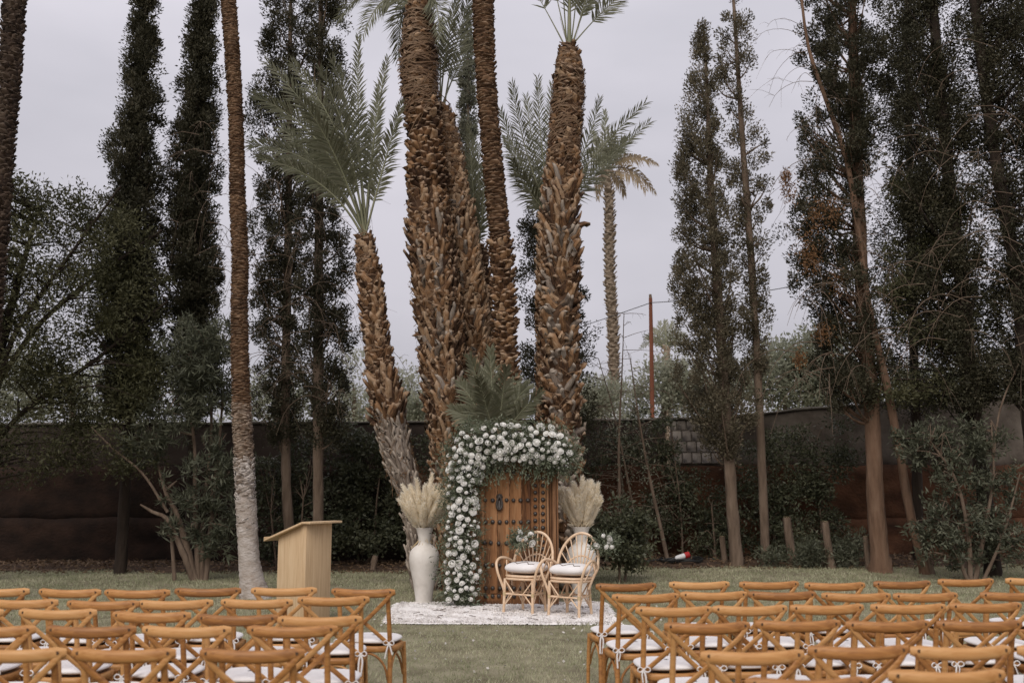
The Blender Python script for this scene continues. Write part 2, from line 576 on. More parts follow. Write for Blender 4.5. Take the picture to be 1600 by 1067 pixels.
M['yarn'] = surf_mat('yarn', [(.11, .08, .065), (.22, .18, .155)], scale=30, rough=1, bump=0)
M['petal'] = leaf_mat('petal', [(.45, .42, .38), (.70, .67, .64)], trans=.2)
M['litter'] = leaf_mat('litter', [(.08, .045, .025), (.15, .095, .055), (.22, .16, .10)], trans=.1)
M['black_rubber'] = surf_mat('black_rubber', [(.012, .012, .012), (.025, .025, .024)], scale=9, rough=.5, bump=0)
M['plug_red'] = surf_mat('plug_red', [(.32, .015, .015), (.42, .03, .03)], scale=9, rough=.4, bump=0)
M['plug_white'] = surf_mat('plug_white', [(.6, .6, .6), (.72, .71, .70)], scale=9, rough=.4, bump=0)
M['pale_wall'] = surf_mat('pale_wall', [(.38, .38, .38), (.48, .475, .47)], scale=3, rough=1, bump=.1)
M['roof_tile'] = surf_mat('roof_tile', [(.36, .30, .26), (.48, .43, .39)], scale=8, rough=1, bump=.3)
M['window_dark'] = surf_mat('window_dark', [(.03, .035, .04), (.05, .055, .06)], scale=3, rough=.2, bump=0)

# ------------------------------------------------------------------ the ground
xs = np.unique(np.concatenate([np.linspace(-420, -26, 12), np.arange(-25, 25.1, 0.4), np.linspace(26, 420, 12)]))
ys = np.unique(np.concatenate([np.linspace(-60, -1, 8), np.arange(0, 27, 0.4), np.linspace(28, 900, 18)]))
X, Y = np.meshgrid(xs, ys)
Z = gz(X, Y) * (1 - sstep(24, 27, Y))
mb = MB()
nx, ny = len(xs), len(ys)
i = np.arange(ny - 1)[:, None] * nx
j = np.arange(nx - 1)[None]
fc = np.stack([i + j, i + j + 1, i + nx + j + 1, i + nx + j], -1).reshape(-1, 4)
mb.add(np.stack([X, Y, Z], -1).reshape(-1, 3), fc)
tag(mb.build('ground', M['lawn']), 'mown lawn running to the foot of the wall', kind='structure')


def bed_edge(x):
    return 20.1 + 0.25 * np.sin(x * 1.3) + 0.18 * np.sin(x * 3.1 + 1) + 0.10 * np.sin(x * 7.7)


xs = np.arange(-17, 17.01, 0.2)
rows = 14
mb = MB()
V = []
for k in range(rows + 1):
    yy = bed_edge(xs) * (1 - k / rows) + 22.6 * (k / rows)
    zz = gz(xs, yy) + 0.004 + 0.05 * math.sin(min(1, k / 6) * PI / 2) + (0.03 * np.sin(xs * 5.1 + k * 1.7) * np.sin(xs * 2.3 + k) if k else 0)
    V.append(np.stack([xs, yy, zz], -1))
V = np.array(V)
nx = len(xs)
i = np.arange(rows)[:, None] * nx
j = np.arange(nx - 1)[None]
fc = np.stack([i + j, i + j + 1, i + nx + j + 1, i + nx + j], -1).reshape(-1, 4)
mb.add(V.reshape(-1, 3), fc)
tag(mb.build('soil_bed', M['soil']), 'bare brown soil under the trees along the wall', kind='structure')

# ------------------------------------------------------------------ boundary wall of rammed earth courses, grey upper wall
WALL_Y = 22.4
wall = thing('boundary_wall', 'long red brown earth wall with greyer upper part behind the trees', 'wall', (0, WALL_Y, 0))
wnz = Noise3(np.random.default_rng(5), 1.6)
wnz2 = Noise3(np.random.default_rng(6), 0.35)


def wall_top(x):
    px = 800 + x * F / WALL_Y
    yy = np.interp(px, [-200, 70, 600, 950, 1130, 1250, 1450, 1800], [666, 664, 661, 658, 654, 641, 627, 612])
    v = 533.5 - yy
    return CAM_H + WALL_Y * (F * SP + v * CP) / (F * CP - v * SP)


def course(name, x0, x1, z0, z1, y0, thick, mat, amp=0.03, dx=0.22, nz=7, parent=None):
    xs = np.arange(x0, x1 + 1e-6, dx)
    n = len(xs)
    zt = z1(xs) if callable(z1) else np.full(n, z1) + 0.02 * np.sin(xs * 2.1 + z1) + 0.012 * np.sin(xs * 6.3)
    zb = z0(xs) if callable(z0) else np.full(n, z0) + (0.02 * np.sin(xs * 2.1 + z0) + 0.012 * np.sin(xs * 6.3) if z0 > 0.01 else 0)
    V = []
    for k in range(nz + 1):
        z = zb + (zt - zb) * k / nz
        y = y0 - WALL_Y + np.zeros(n)
        P = np.stack([xs, y, z], -1)
        d = wnz(P) * amp + wnz2(P) * amp * 0.5
        e = min(k, nz - k) / 1.0
        d = d + (0.035 if e < 1 else 0.0)
        P[:, 1] += d
        V.append(P)
    for (yy, z) in ((thick, zt), (thick, zb)):
        V.append(np.stack([xs, np.full(n, y0 - WALL_Y + yy), z], -1))
    V = np.array(V)
    R = len(V)
    i = np.arange(R)[:, None] * n
    i2 = ((np.arange(R) + 1) % R)[:, None] * n
    j = np.arange(n - 1)[None]
    fc = np.stack([i + j, i + j + 1, i2 + j + 1, i2 + j], -1).reshape(-1, 4)
    mb = MB().add(V.reshape(-1, 3), fc)
    mb.add(V[:, 0], [tuple(range(R))]).add(V[:, -1], [tuple(range(R))[::-1]])
    return mb.build(name, mat, parent or wall)


course('earth_course', -17, -2.2, -0.1, 0.98, WALL_Y, 0.6, M['earth_shaded'])
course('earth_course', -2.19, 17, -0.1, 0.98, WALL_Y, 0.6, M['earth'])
course('earth_course', -17, -2.2, .93, 2.14, WALL_Y + 0.03, 0.55, M['earth_shaded'])
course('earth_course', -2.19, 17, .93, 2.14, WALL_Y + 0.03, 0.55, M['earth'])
BX0, BX1 = at(1052, 690, WALL_Y).x, at(1128, 690, WALL_Y).x     # bay of bare concrete blocks
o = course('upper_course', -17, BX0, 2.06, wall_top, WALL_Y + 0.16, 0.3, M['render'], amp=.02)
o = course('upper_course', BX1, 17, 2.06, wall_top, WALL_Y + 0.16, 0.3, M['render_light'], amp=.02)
course('coping', -17, 17, lambda x: wall_top(x) + .004, lambda x: wall_top(x) + 0.06 + 0.012 * np.sin(x * 4), WALL_Y + 0.11, 0.42, M['coping'], amp=.015, nz=2)
bw = (BX1 - BX0) / 5
z0 = 2.18
bh = (float(wall_top((BX0 + BX1) / 2)) - z0) / 4
for r in range(4):
    for c in range(-1, 6):
        xa = BX0 + (c + (0.5 if r % 2 else 0)) * bw
        xb = min(xa + bw, BX1)
        xa = max(xa, BX0)
        if xb - xa < 0.08:
            continue
        m_ = MB()
        box(m_, ((xa + xb) / 2, 0.16 + 0.16 + random.uniform(-.012, .012), z0 + (r + .5) * bh), (xb - xa - .012, .30, bh - .013), 0.012)
        m_.build('concrete_block', M['concrete'], wall, smooth=False)
m_ = MB()
box(m_, ((BX0 + BX1) / 2, .16 + .17, z0 + 2 * bh - .07), (BX1 - BX0 - .01, .24, 4 * bh + .13))
m_.build('mortar', M['render_light'], wall, smooth=False)

# ------------------------------------------------------------------ trees
def world_path(path, D, dD=0.0):
    """[(px, py, width_px)] -> points and radii; dD leans the top away"""
    P, R = [], []
    y0, y1 = path[-1][1], path[0][1]
    for (px, py, w) in path:
        d = D + dD * (y0 - py) / max(1, (y0 - y1))
        P.append(at(px, py, d))
        R.append(w / 2 * unit(px, py, d))
    return np.array(P), np.array(R)


def to_ground(P, R, flare=1.25):
    """append a base point under the last (lowest) point if it does not reach the lawn"""
    g = float(gz(P[-1][0], P[-1][1])) - 0.12
    if P[-1][2] > g + 0.05:
        d = P[-1] - P[-2]
        k = (g - P[-1][2]) / d[2] if d[2] < -1e-3 else 0
        k = min(k, 6)
        Q = P[-1] + d * k
        Q[2] = g
        P = np.vstack([P, Q])
        R = np.append(R, R[-1] * flare)
    return P, R


def trunk_part(tree, path, D, mat, name='trunk', sides=12, n=40, dD=0.0, rough=0.22, ground=True, seed=0):
    P, R = world_path(path, D, dD)
    if ground:
        P, R = to_ground(P, R)
    Q = smooth_path(np.column_stack([P, R]), n)
    mb = MB()
    tube(mb, Q[:, :3] - np.array(tree.location), np.maximum(Q[:, 3], .006), sides, jitter=rough, rng=np.random.default_rng(seed))
    mb.build(name, mat, tree)
    return Q


def env_interp(env, py):
    e = np.array(env, float)
    return np.interp(py, e[:, 0], e[:, 1]), np.interp(py, e[:, 0], e[:, 2])


def conifer(label, path, env, D, mat, bark, seed, clumps=360, K=70, leaf=(.062, .027), gap=-.35, clump_r=.135, up=.9, dD=0.0,
            group='conifers along the garden wall', name='cypress_tree', limbs=True, gap_scale=.55, droop=0.0, extra=None, cat='tree', lump=.20):
    rng = np.random.default_rng(seed)
    base = foot(path[-1][0], D) if path[-1][1] > 780 else foot(path[-1][0], D)
    tree = thing(name, label, cat, base, 0, group)
    T = trunk_part(tree, path, D, bark, dD=dD, seed=seed)
    env = sorted(env)
    y = np.array([e[0] for e in env], float)
    yy = rng.uniform(y[0], y[-1], clumps * 6)
    xl, xr = env_interp(env, yy)
    wmax = max(e[2] - e[1] for e in env)
    keep = rng.random(len(yy)) < (xr - xl + .15 * wmax) / (1.15 * wmax)
    yy, xl, xr = yy[keep], xl[keep], xr[keep]
    a = rng.uniform(0, 2 * PI, len(yy))
    fr = np.sqrt(rng.uniform(.02, 1.0, len(yy)))
    cx = (xl + xr) / 2
    pts = []
    nl = Noise3(rng, 1.1)
    for k in range(len(yy)):
        d = D + dD * (path[-1][1] - yy[k]) / max(1, path[-1][1] - path[0][1])
        c = at(cx[k], yy[k], d)
        r = max(.03, (xr[k] - xl[k]) / 2 * unit(cx[k], yy[k], d) - clump_r * .5)
        r *= 1 + lump * float(nl(np.array([[math.cos(a[k]) * .8, math.sin(a[k]) * .8, c.z]]))[0])
        rx = r * fr[k] * math.cos(a[k])
        ry = min(r, 1.3) * fr[k] * math.sin(a[k])
        # stay inside the picture's outline when nearer or further
        pts.append((c.x + rx, c.y + ry, c.z + ry * (c.z - CAM_H) / d * .6, rx, ry))
    pts = np.array(pts)
    nz = Noise3(rng, gap_scale)
    g = nz(pts[:, :3])
    pts = pts[g > gap][:clumps]
    mb = MB()
    n = len(pts)
    C = np.repeat(pts[:, :3], K, 0)
    out = np.repeat(np.column_stack([pts[:, 3], pts[:, 4], np.zeros(n)]), K, 0)
    size = np.repeat(clump_r * rng.uniform(.6, 1.35, n), K)[:, None]
    off = norm(rng.normal(size=(n * K, 3))) * rng.random((n * K, 1)) ** .45 * np.array([1.15, 1.15, 1.5]) * size
    C = C + off
    Dr = norm(out) * .8 + np.array([0, 0, up]) + rng.normal(size=(n * K, 3)) * .75 + norm(off) * .6
    K0 = K
    tint = np.clip(np.repeat(rng.normal(.48, .24, n), K) + rng.normal(0, .16, n * K), 0, 1)
    L = leaf[0] * rng.uniform(.6, 1.4, n * K)
    leaves(mb, C - np.array(base), Dr, L, leaf[1] * rng.uniform(.7, 1.4, n * K), rng, tint)
    if gap < -.9:      # larger, darker inner sprays close the column
        m2 = 9000
        q = rng.integers(0, n, m2)
        ax = pts[q, :3] - np.column_stack([pts[q, 3], pts[q, 4], np.zeros(m2)])
        C2 = ax + np.column_stack([pts[q, 3], pts[q, 4], np.zeros(m2)]) * rng.uniform(0, .8, (m2, 1)) + rng.normal(0, .06, (m2, 3))
        leaves(mb, C2 - np.array(base), np.array([0, 0, .8]) + rng.normal(size=(m2, 3)) * .7, .15, .07, rng, np.clip(rng.normal(.35, .2, m2), 0, 1))
    mb.build('crown', mat, tree, smooth=False)
    if limbs:
        mb = MB()
        Tz = T[:, 2]
        for k in range(0, n, 5):
            q = pts[k, :3]
            zb = max(q[2] - (abs(pts[k, 3]) + abs(pts[k, 4])) * rng.uniform(.5, 1.4) * (1 if up > 0 else .2), Tz.min() + .5)
            s = T[np.argmin(abs(Tz - zb))]
            a0 = s[:3]
            mid = (a0 + q) / 2 + np.array([0, 0, -.12 * np.linalg.norm(q - a0)]) + rng.normal(0, .04, 3)
            W = smooth_path([a0, mid, q], 6) - np.array(base)
            tube(mb, W, np.linspace(min(.03, s[3] * .5), .006, 6), 5, cap=False)
        tag(mb.build('limbs', bark, tree), kind='stuff')
    if extra:
        extra(tree, rng, base)
    return tree, T


def twigs(tree, starts, mat, rng, base, length=(.6, 1.5), droop=.6, r=.007, name='twigs', kids=3):
    """thin bare hanging branchlets; starts = world points"""
    mb = MB()
    for s in starts:
        s = np.array(s, float)
        a = rng.uniform(0, 2 * PI)
        L = rng.uniform(*length)
        d = np.array([math.cos(a), math.sin(a) * .5, rng.uniform(-.2, .5)])
        p = [s, s + d * L * .4, s + d * L * .8 + np.array([0, 0, -droop * L * .4]), s + d * L + np.array([0, 0, -droop * L])]
        W = smooth_path(p, 9)
        tube(mb, W - np.array(base), np.linspace(r, r * .35, 9), 4, cap=False)
        for _ in range(kids):
            i = rng.integers(3, 8)
            q = W[i]
            e = q + rng.normal(0, .22, 3) * L + np.array([0, 0, -.25 * L])
            tube(mb, smooth_path([q, (q + e) / 2 + np.array([0, 0, .05]), e], 5) - np.array(base), np.linspace(r * .5, r * .25, 5), 3, cap=False)
    return tag(mb.build(name, mat, tree), kind='stuff')


def bushy(label, base_px, D, blobs, mat, bark, seed, name='leafy_tree', group=None, cat='tree', nleaf=20000, leaf=(.09, .035), stems=(), gap=-.2, clump_r=.2, K=45,
          droop=.1, gap_scale=.6, trunk=None, whorl=False, limb_every=4, up=.3):
    """broad-leaved tree, shrub or creeper: blobs = (px, py, rx_px, ry_px[, dD]) filled with leaf clumps; stems = pixel polylines"""
    rng = np.random.default_rng(seed)
    base = foot(base_px, D)
    tree = thing(name, label, cat, base, 0, group)
    B = np.array(base)
    joints = []
    if trunk:
        T = trunk_part(tree, trunk, D, bark, seed=seed)
        joints.append(T)
    for st in stems:
        P, R = world_path(st, D)
        if st[-1][1] > 800:
            P, R = to_ground(P, R, 1.1)
        Q = smooth_path(np.column_stack([P, R]), 22)
        Q[:, 1] += np.linspace(rng.uniform(-.5, .5), 0, 22)
        mb = MB()
        tube(mb, Q[:, :3] - B, np.maximum(Q[:, 3], .004), 7, jitter=.2, rng=rng)
        mb.build('stem', bark, tree)
        joints.append(Q)
    nc = max(8, nleaf // K)
    area = np.array([b[2] * b[3] for b in blobs], float)
    pick = rng.choice(len(blobs), size=nc * 2, p=area / area.sum())
    pts = []
    for k in pick:
        b = blobs[k]
        v = rng.normal(size=3)
        v = v / np.linalg.norm(v) * rng.uniform(.15, 1) ** (1 / 2.2)
        d = D + (b[4] if len(b) > 4 else 0)
        c = at(b[0] + v[0] * b[2], b[1] - v[2] * b[3], d)
        depth = min(b[2], b[3]) * unit(b[0], b[1], d)
        dep = b[5] if len(b) > 5 else min(depth, 1.2)
        pts.append((c.x, c.y + v[1] * dep, c.z, v[0], v[1], v[2]))
    pts = np.array(pts)
    pts = pts[(Noise3(rng, gap_scale)(pts[:, :3]) > gap)][:nc]
    pts = pts[pts[:, 2] > .05]
    n = len(pts)
    mb = MB()
    if whorl:
        # rosettes of long narrow leaves round twig ends
        C = np.repeat(pts[:, :3] + rng.normal(size=(n, 3)) * clump_r * .4, K, 0)
        ax = norm(pts[:, 3:6] + np.array([0, -.3, .8]) + rng.normal(size=(n, 3)) * .6)
        AX = np.repeat(ax, K, 0)
        C = C + AX * rng.uniform(-.12, .12, (n * K, 1)) + rng.normal(size=(n * K, 3)) * .03
        Dr = norm(rng.normal(size=(n * K, 3))) + AX * .7
    else:
        off = norm(rng.normal(size=(n * K, 3))) * rng.random((n * K, 1)) ** .5 * clump_r * np.array([1.25, 1.25, .85])
        C = np.repeat(pts[:, :3], K, 0) + off
        Dr = norm(off) + rng.normal(size=(n * K, 3)) * .7 + np.array([0, -.2, up - droop])
    tint = np.clip(np.repeat(rng.normal(.5, .18, n), K) + rng.normal(0, .18, n * K), 0, 1)
    ok = C[:, 2] > gz(C[:, 0], C[:, 1]) + .02
    C, Dr, tint = C[ok], Dr[ok], tint[ok]
    m = len(C)
    leaves(mb, C - B, Dr, leaf[0] * rng.uniform(.6, 1.35, m), leaf[1] * rng.uniform(.7, 1.3, m), rng, tint)
    mb.build('crown' if cat == 'tree' else 'leaves', mat, tree, smooth=False)
    if limb_every and joints:
        J = np.concatenate(joints)
        mb = MB()
        for k in range(0, n, limb_every):
            q = pts[k, :3]
            dd = np.linalg.norm((J[:, :3] - q) * np.array([1, 1, 1.0]), axis=1) + np.maximum(0, J[:, 2] - q[2]) * 2
            s = J[np.argmin(dd)]
            mid = (s[:3] + q) / 2 + rng.normal(0, .08, 3) + np.array([0, 0, .1])
            tube(mb, smooth_path([s[:3], mid, q], 7) - B, np.linspace(min(.025, max(.006, s[3] * .6)), .004, 7), 5, cap=False)
        tag(mb.build('limbs', bark, tree), kind='stuff')
    return tree


# --- left hand cypresses
conifer('tall narrow cypress with dense dark column, first from the left', [(232, -70, 2), (222, 120, 7), (213, 350, 11), (204, 640, 15), (196, 760, 17), (188, 893, 19)],
        [(-60, 226, 236), (0, 210, 250), (70, 197, 249), (140, 184, 254), (211, 174, 252), (281, 164, 256), (350, 158, 254), (450, 150, 262), (560, 150, 258), (650, 165, 245)],
        19.6, M['cypress'], M['bark_dark'], 21, clumps=820, K=84, gap=-1.05)


def dead_twigs(n, x0, x1, y0, y1, D):
    def f(tree, rng, base):
        twigs(tree, [at(rng.uniform(x0, x1), rng.uniform(y0, y1), D + rng.uniform(-.9, -.3)) for _ in range(n)], M['twig'], rng, base, droop=.8)
    return f


conifer('tall narrow cypress with bare twigs halfway up, left of the slender palm', [(322, -70, 2), (316, 120, 7), (306, 350, 10), (300, 640, 13), (296, 892, 16)],
        [(-60, 315, 328), (0, 302, 340), (70, 285, 340), (140, 280, 343), (190, 272, 342), (205, 258, 343), (281, 262, 342), (350, 258, 345), (450, 258, 348), (560, 262, 345), (640, 270, 340)],
        20.1, M['cypress'], M['bark_dark'], 22, clumps=800, K=84, gap=-1.0, extra=dead_twigs(26, 275, 340, 200, 420, 20.1))
conifer('dark conifer behind the slender palm with pale bare lower trunk', [(455, -60, 4), (452, 200, 9), (449, 450, 12), (446, 620, 14), (447, 740, 15), (453, 850, 17), (455, 890, 18)],
        [(-60, 405, 490), (0, 412, 505), (50, 390, 500), (100, 400, 490), (200, 392, 490), (300, 385, 485), (420, 385, 480), (540, 392, 478), (640, 400, 470), (690, 420, 465)],
        20.3, M['cypress'], M['bark'], 23, clumps=640, K=84, gap=-.55, extra=dead_twigs(34, 400, 500, 280, 600, 20))
conifer('dark conifer left of the leaning date palm, straight bare trunk above the lectern', [(502, -60, 5), (500, 200, 12), (498, 450, 15), (497, 620, 17), (497, 740, 16), (497, 890, 18)],
        [(-60, 470, 530), (0, 475, 540), (60, 480, 540), (140, 485, 540), (230, 470, 538), (330, 468, 545), (440, 462, 552), (540, 465, 556), (640, 470, 550), (700, 480, 540)],
        19.7, M['cypress'], M['bark'], 24, clumps=560, K=84, gap=-.4, extra=dead_twigs(30, 470, 545, 250, 640, 19.5))

# --- right hand conifers
conifer('olive brown cypress tapering to a point, right of the utility pole', [(1099, 38, 2), (1105, 150, 6), (1113, 330, 11), (1126, 520, 15), (1137, 690, 18), (1144, 790, 19), (1151, 878, 22)],
        [(42, 1095, 1101), (70, 1086, 1103), (126, 1073, 1118), (183, 1058, 1127), (239, 1052, 1136), (295, 1052, 1146), (370, 1043, 1152), (440, 1038, 1155), (510, 1058, 1166), (580, 1053, 1172), (640, 1066, 1178), (700, 1105, 1158), (725, 1122, 1150)],
        20.2, M['cypress_olive'], M['bark'], 31, clumps=640, K=84, gap=-.5)
conifer('thin sparse conifer with a bare pole of a trunk, right of the olive cypress', [(1144, -30, 4), (1150, 60, 6), (1160, 220, 9), (1172, 380, 11), (1183, 560, 12), (1190, 720, 13), (1197, 876, 15)],
        [(-20, 1138, 1152), (30, 1122, 1176), (84, 1114, 1184), (165, 1124, 1184), (211, 1132, 1198), (281, 1130, 1206), (350, 1150, 1200), (430, 1150, 1205), (520, 1155, 1205), (580, 1165, 1200)],
        20.5, M['cypress_olive'], M['bark'], 32, clumps=200, K=84, gap=.0, clump_r=.14, gap_scale=.5)


def brown_bits(tree, rng, base):
    mb = MB()
    for (px, py, r) in ((1232, 300, 12), (1275, 340, 18), (1262, 390, 18), (1268, 410, 14), (1300, 330, 16), (1285, 520, 14), (1310, 440, 16), (1250, 560, 9), (1228, 275, 8)):
        c = np.array(at(px, py, 18.6))
        n = 190
        C = c + rng.normal(size=(n, 3)) * np.array([.5, .5, .8]) * r * unit(px, py, 18.6)
        leaves(mb, C - np.array(base), rng.normal(size=(n, 3)) + np.array([0, 0, -.7]), .075, .024, rng)
    mb.build('dead_sprays', M['dead_leaf'], tree, smooth=False)
    twigs(tree, [at(rng.uniform(1240, 1370), rng.uniform(200, 640), 18.6) for _ in range(46)], M['twig'], rng, base, droop=.7, r=.009)
    twigs(tree, [at(1252 + k * 3, 40 + k * 16, 18.7) for k in range(14)], M['twig'], rng, base, length=(.5, 1.0), droop=.5, r=.006)


conifer('massive dark cypress with a thick bare trunk at the right', [(1330, -60, 10), (1335, 150, 17), (1342, 350, 21), (1352, 520, 23), (1363, 650, 24), (1368, 780, 26), (1374, 860, 29), (1376, 893, 40)],
        [(-60, 1262, 1380), (0, 1250, 1384), (70, 1250, 1382), (140, 1254, 1390), (210, 1258, 1390), (280, 1246, 1360), (330, 1225, 1352), (420, 1228, 1352), (470, 1250, 1365), (540, 1262, 1385), (600, 1270, 1385), (640, 1300, 1380)],
        19.2, M['cypress'], M['bark_red'], 33, clumps=900, K=84, gap=-.6, extra=brown_bits)
# the thin leaning trunk that crosses it
lt = thing('leaning_tree', 'thin leaning reddish trunk crossing in front of the massive cypress', 'tree', foot(1445, 18.9), 0, None)
trunk_part(lt, [(1248, -40, 3.3), (1262, 70, 4.9), (1285, 140, 6.6), (1303, 190, 7.4), (1325, 260, 8.2), (1338, 340, 9.0), (1350, 430, 9.0), (1362, 500, 9.8), (1381, 580, 11.5), (1395, 650, 12.3), (1408, 720, 13.1), (1420, 790, 13.9), (1436, 860, 14.8), (1446, 896, 16.4)], 18.9, M['bark_red'], seed=4)
twigs(lt, [at(1262 + k * 5, 80 + k * 24, 18.8) for k in range(20)], M['twig'], np.random.default_rng(8), lt.location, length=(.5, 1.4), droop=.5)

conifer('dark open conifer with black trunk, second from the right edge', [(1452, -60, 12), (1462, 60, 15), (1474, 190, 17), (1488, 330, 18), (1505, 470, 20), (1518, 600, 21), (1532, 720, 22), (1545, 830, 24), (1552, 900, 27)],
        [(-60, 1400, 1500), (0, 1392, 1500), (60, 1385, 1515), (130, 1388, 1520), (200, 1395, 1515), (280, 1400, 1520), (370, 1400, 1530), (470, 1430, 1545), (560, 1440, 1560), (640, 1450, 1560)],
        18.6, M['cypress'], M['bark_dark'], 34, clumps=820, K=90, gap=-.1, clump_r=.19, up=.1, gap_scale=.8, extra=dead_twigs(30, 1400, 1540, 100, 560, 18.2))
conifer('dark open conifer at the right edge with a bowed black trunk', [(1512, -60, 13), (1526, 30, 15), (1538, 130, 16), (1554, 240, 17), (1572, 340, 19), (1590, 440, 20), (1600, 560, 21), (1612, 700, 23), (1625, 890, 27)],
        [(-60, 1500, 1620), (0, 1500, 1640), (100, 1500, 1640), (200, 1515, 1650), (300, 1535, 1655), (400, 1545, 1660), (500, 1550, 1670), (620, 1560, 1680)],
        18.0, M['cypress'], M['bark_dark'], 35, clumps=820, K=90, gap=-.12, clump_r=.19, up=.1, gap_scale=.8, extra=dead_twigs(24, 1520, 1620, 60, 560, 17.6))
conifer('dark ragged conifer close behind the shaggy date palm, showing on both sides of its trunk', [(850, 300, 3), (852, 420, 8), (854, 560, 12), (855, 700, 15), (856, 880, 18)],
        [(290, 838, 856), (340, 815, 858), (390, 808, 905), (440, 806, 915), (520, 806, 920), (600, 808, 924), (660, 812, 926), (720, 830, 915)],
        20.4, M['cypress'], M['bark'], 37, clumps=420, K=70, gap=-.25, group=None)
conifer('dark conifer deep behind the others, filling the gap right of the massive cypress', [(1415, -60, 5), (1420, 200, 10), (1426, 500, 13), (1432, 700, 15), (1436, 888, 18)],
        [(-60, 1385, 1440), (0, 1380, 1450), (120, 1372, 1455), (250, 1375, 1460), (400, 1365, 1470), (520, 1370, 1475), (640, 1380, 1470)],
        20.8, M['cypress'], M['bark_dark'], 38, clumps=430, K=80, gap=-.1, clump_r=.18, up=0.0, gap_scale=.7, extra=dead_twigs(20, 1380, 1460, 100, 560, 20.4))
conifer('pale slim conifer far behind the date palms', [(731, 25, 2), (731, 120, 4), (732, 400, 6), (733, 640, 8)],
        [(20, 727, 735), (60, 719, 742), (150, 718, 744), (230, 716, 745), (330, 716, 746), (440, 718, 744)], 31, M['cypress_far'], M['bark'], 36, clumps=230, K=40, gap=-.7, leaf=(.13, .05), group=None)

# --- broad-leaved trees and shrubs
bushy('wide leafy tree with fine pale leaves at the left edge', -20, 18.3,
      [(60, 400, 110, 105), (20, 330, 70, 60), (190, 400, 75, 75), (120, 480, 130, 80), (40, 560, 110, 80), (200, 520, 70, 80), (110, 330, 60, 40), (170, 350, 40, 40), (130, 600, 110, 60), (-60, 450, 80, 120), (230, 590, 50, 60), (40, 660, 110, 45), (170, 680, 70, 38), (110, 715, 70, 30), (20, 720, 60, 35), (200, 720, 50, 25), (-190, 330, 150, 190, -1.5, 2.0), (-230, 560, 160, 130, -2.5, 2.0)],  # last two blobs are out of view, added to shade the left wall and lawn
      M['broadleaf'], M['bark_dark'], 41, nleaf=70000, limb_every=9, leaf=(.085, .032), gap=-.3, K=45, clump_r=.24, gap_scale=.8,
      trunk=[(60, 330, 4), (20, 470, 12), (-10, 600, 18), (-22, 760, 22), (-25, 892, 26)],
      stems=[[(240, 350, 3), (150, 420, 6), (60, 500, 8), (-5, 600, 10)], [(200, 300, 3), (120, 400, 5), (30, 520, 8), (-8, 620, 9)], [(260, 470, 3), (150, 560, 6), (40, 640, 8), (-15, 700, 9)]])
bushy('oleander shrub of many bare stems between the cypress trunk and the slender palm', 310, 18.2,
      [(310, 560, 55, 70), (330, 640, 40, 60), (275, 660, 45, 45), (340, 740, 28, 70), (230, 690, 40, 25), (300, 760, 45, 45), (335, 830, 35, 40), (258, 830, 15, 20), (350, 550, 25, 60)],
      M['oleander'], M['bark'], 42, name='oleander_shrub', cat='shrub', nleaf=9000, leaf=(.17, .028), K=26, clump_r=.16, whorl=True, gap=-.6,
      stems=[[(285, 560, 3), (292, 640, 5), (300, 700, 6), (302, 780, 8), (308, 888, 10)], [(235, 700, 3), (255, 770, 6), (272, 800, 9), (288, 850, 12), (300, 890, 14)],
             [(220, 788, 3), (240, 800, 5), (262, 812, 7), (285, 860, 10), (297, 890, 11)], [(345, 600, 3), (338, 700, 5), (330, 790, 7), (322, 890, 9)], [(320, 560, 3), (325, 680, 5), (316, 790, 7), (314, 890, 9)],
             [(258, 775, 3), (262, 800, 5), (264, 820, 6)], [(150, 668, 2), (180, 700, 3), (225, 740, 4), (262, 800, 5)]])
bushy('ivy and laurel growing up the wall behind the lectern', 560, 21.6,
      [(570, 720, 60, 45, 0, .4), (545, 690, 45, 30, 0, .4), (590, 780, 55, 50, 0, .4), (530, 770, 40, 50, 0, .4), (560, 840, 70, 35, -.3, .5), (610, 700, 35, 40, 0, .4), (675, 705, 30, 35, 0, .4), (690, 740, 25, 30, 0, .4), (640, 830, 40, 40, 0, .4)],
      M['ivy'], M['twig'], 43, name='climbing_ivy', cat='ivy', nleaf=11000, leaf=(.10, .05), K=40, clump_r=.2, gap=-.35,
      stems=[[(545, 690, 2), (555, 770, 3), (560, 886, 5)], [(600, 700, 2), (588, 790, 3), (585, 880, 4)], [(620, 760, 2), (600, 830, 3), (570, 884, 5)]])
bushy('dark low bushes round the conifer trunks behind the lectern', 470, 20.9,
      [(430, 830, 40, 45, 0, .4), (470, 790, 35, 40, 0, .4), (420, 760, 30, 60, 0, .4), (475, 720, 30, 50, 0, .4), (515, 830, 25, 40, 0, .4)],
      M['ivy'], M['twig'], 44, name='undergrowth_bush', cat='bush', nleaf=5000, leaf=(.10, .045), K=40, clump_r=.2, gap=-.4, stems=[[(430, 800, 2), (436, 886, 4)], [(480, 780, 2), (470, 888, 4)]])
bushy('glossy bush beside the right vase, left of the black hose', 975, 17.6,
      [(965, 820, 38, 40, 0, .5), (985, 860, 30, 28, 0, .5), (935, 840, 28, 40, 0, .4), (1000, 830, 22, 30, 0, .4)],
      M['ivy'], M['twig'], 45, name='laurel_bush', cat='bush', nleaf=6500, leaf=(.085, .042), K=40, clump_r=.15, gap=-.9,
      stems=[[(965, 800, 2), (968, 890, 4)], [(990, 820, 2), (980, 892, 4)]])
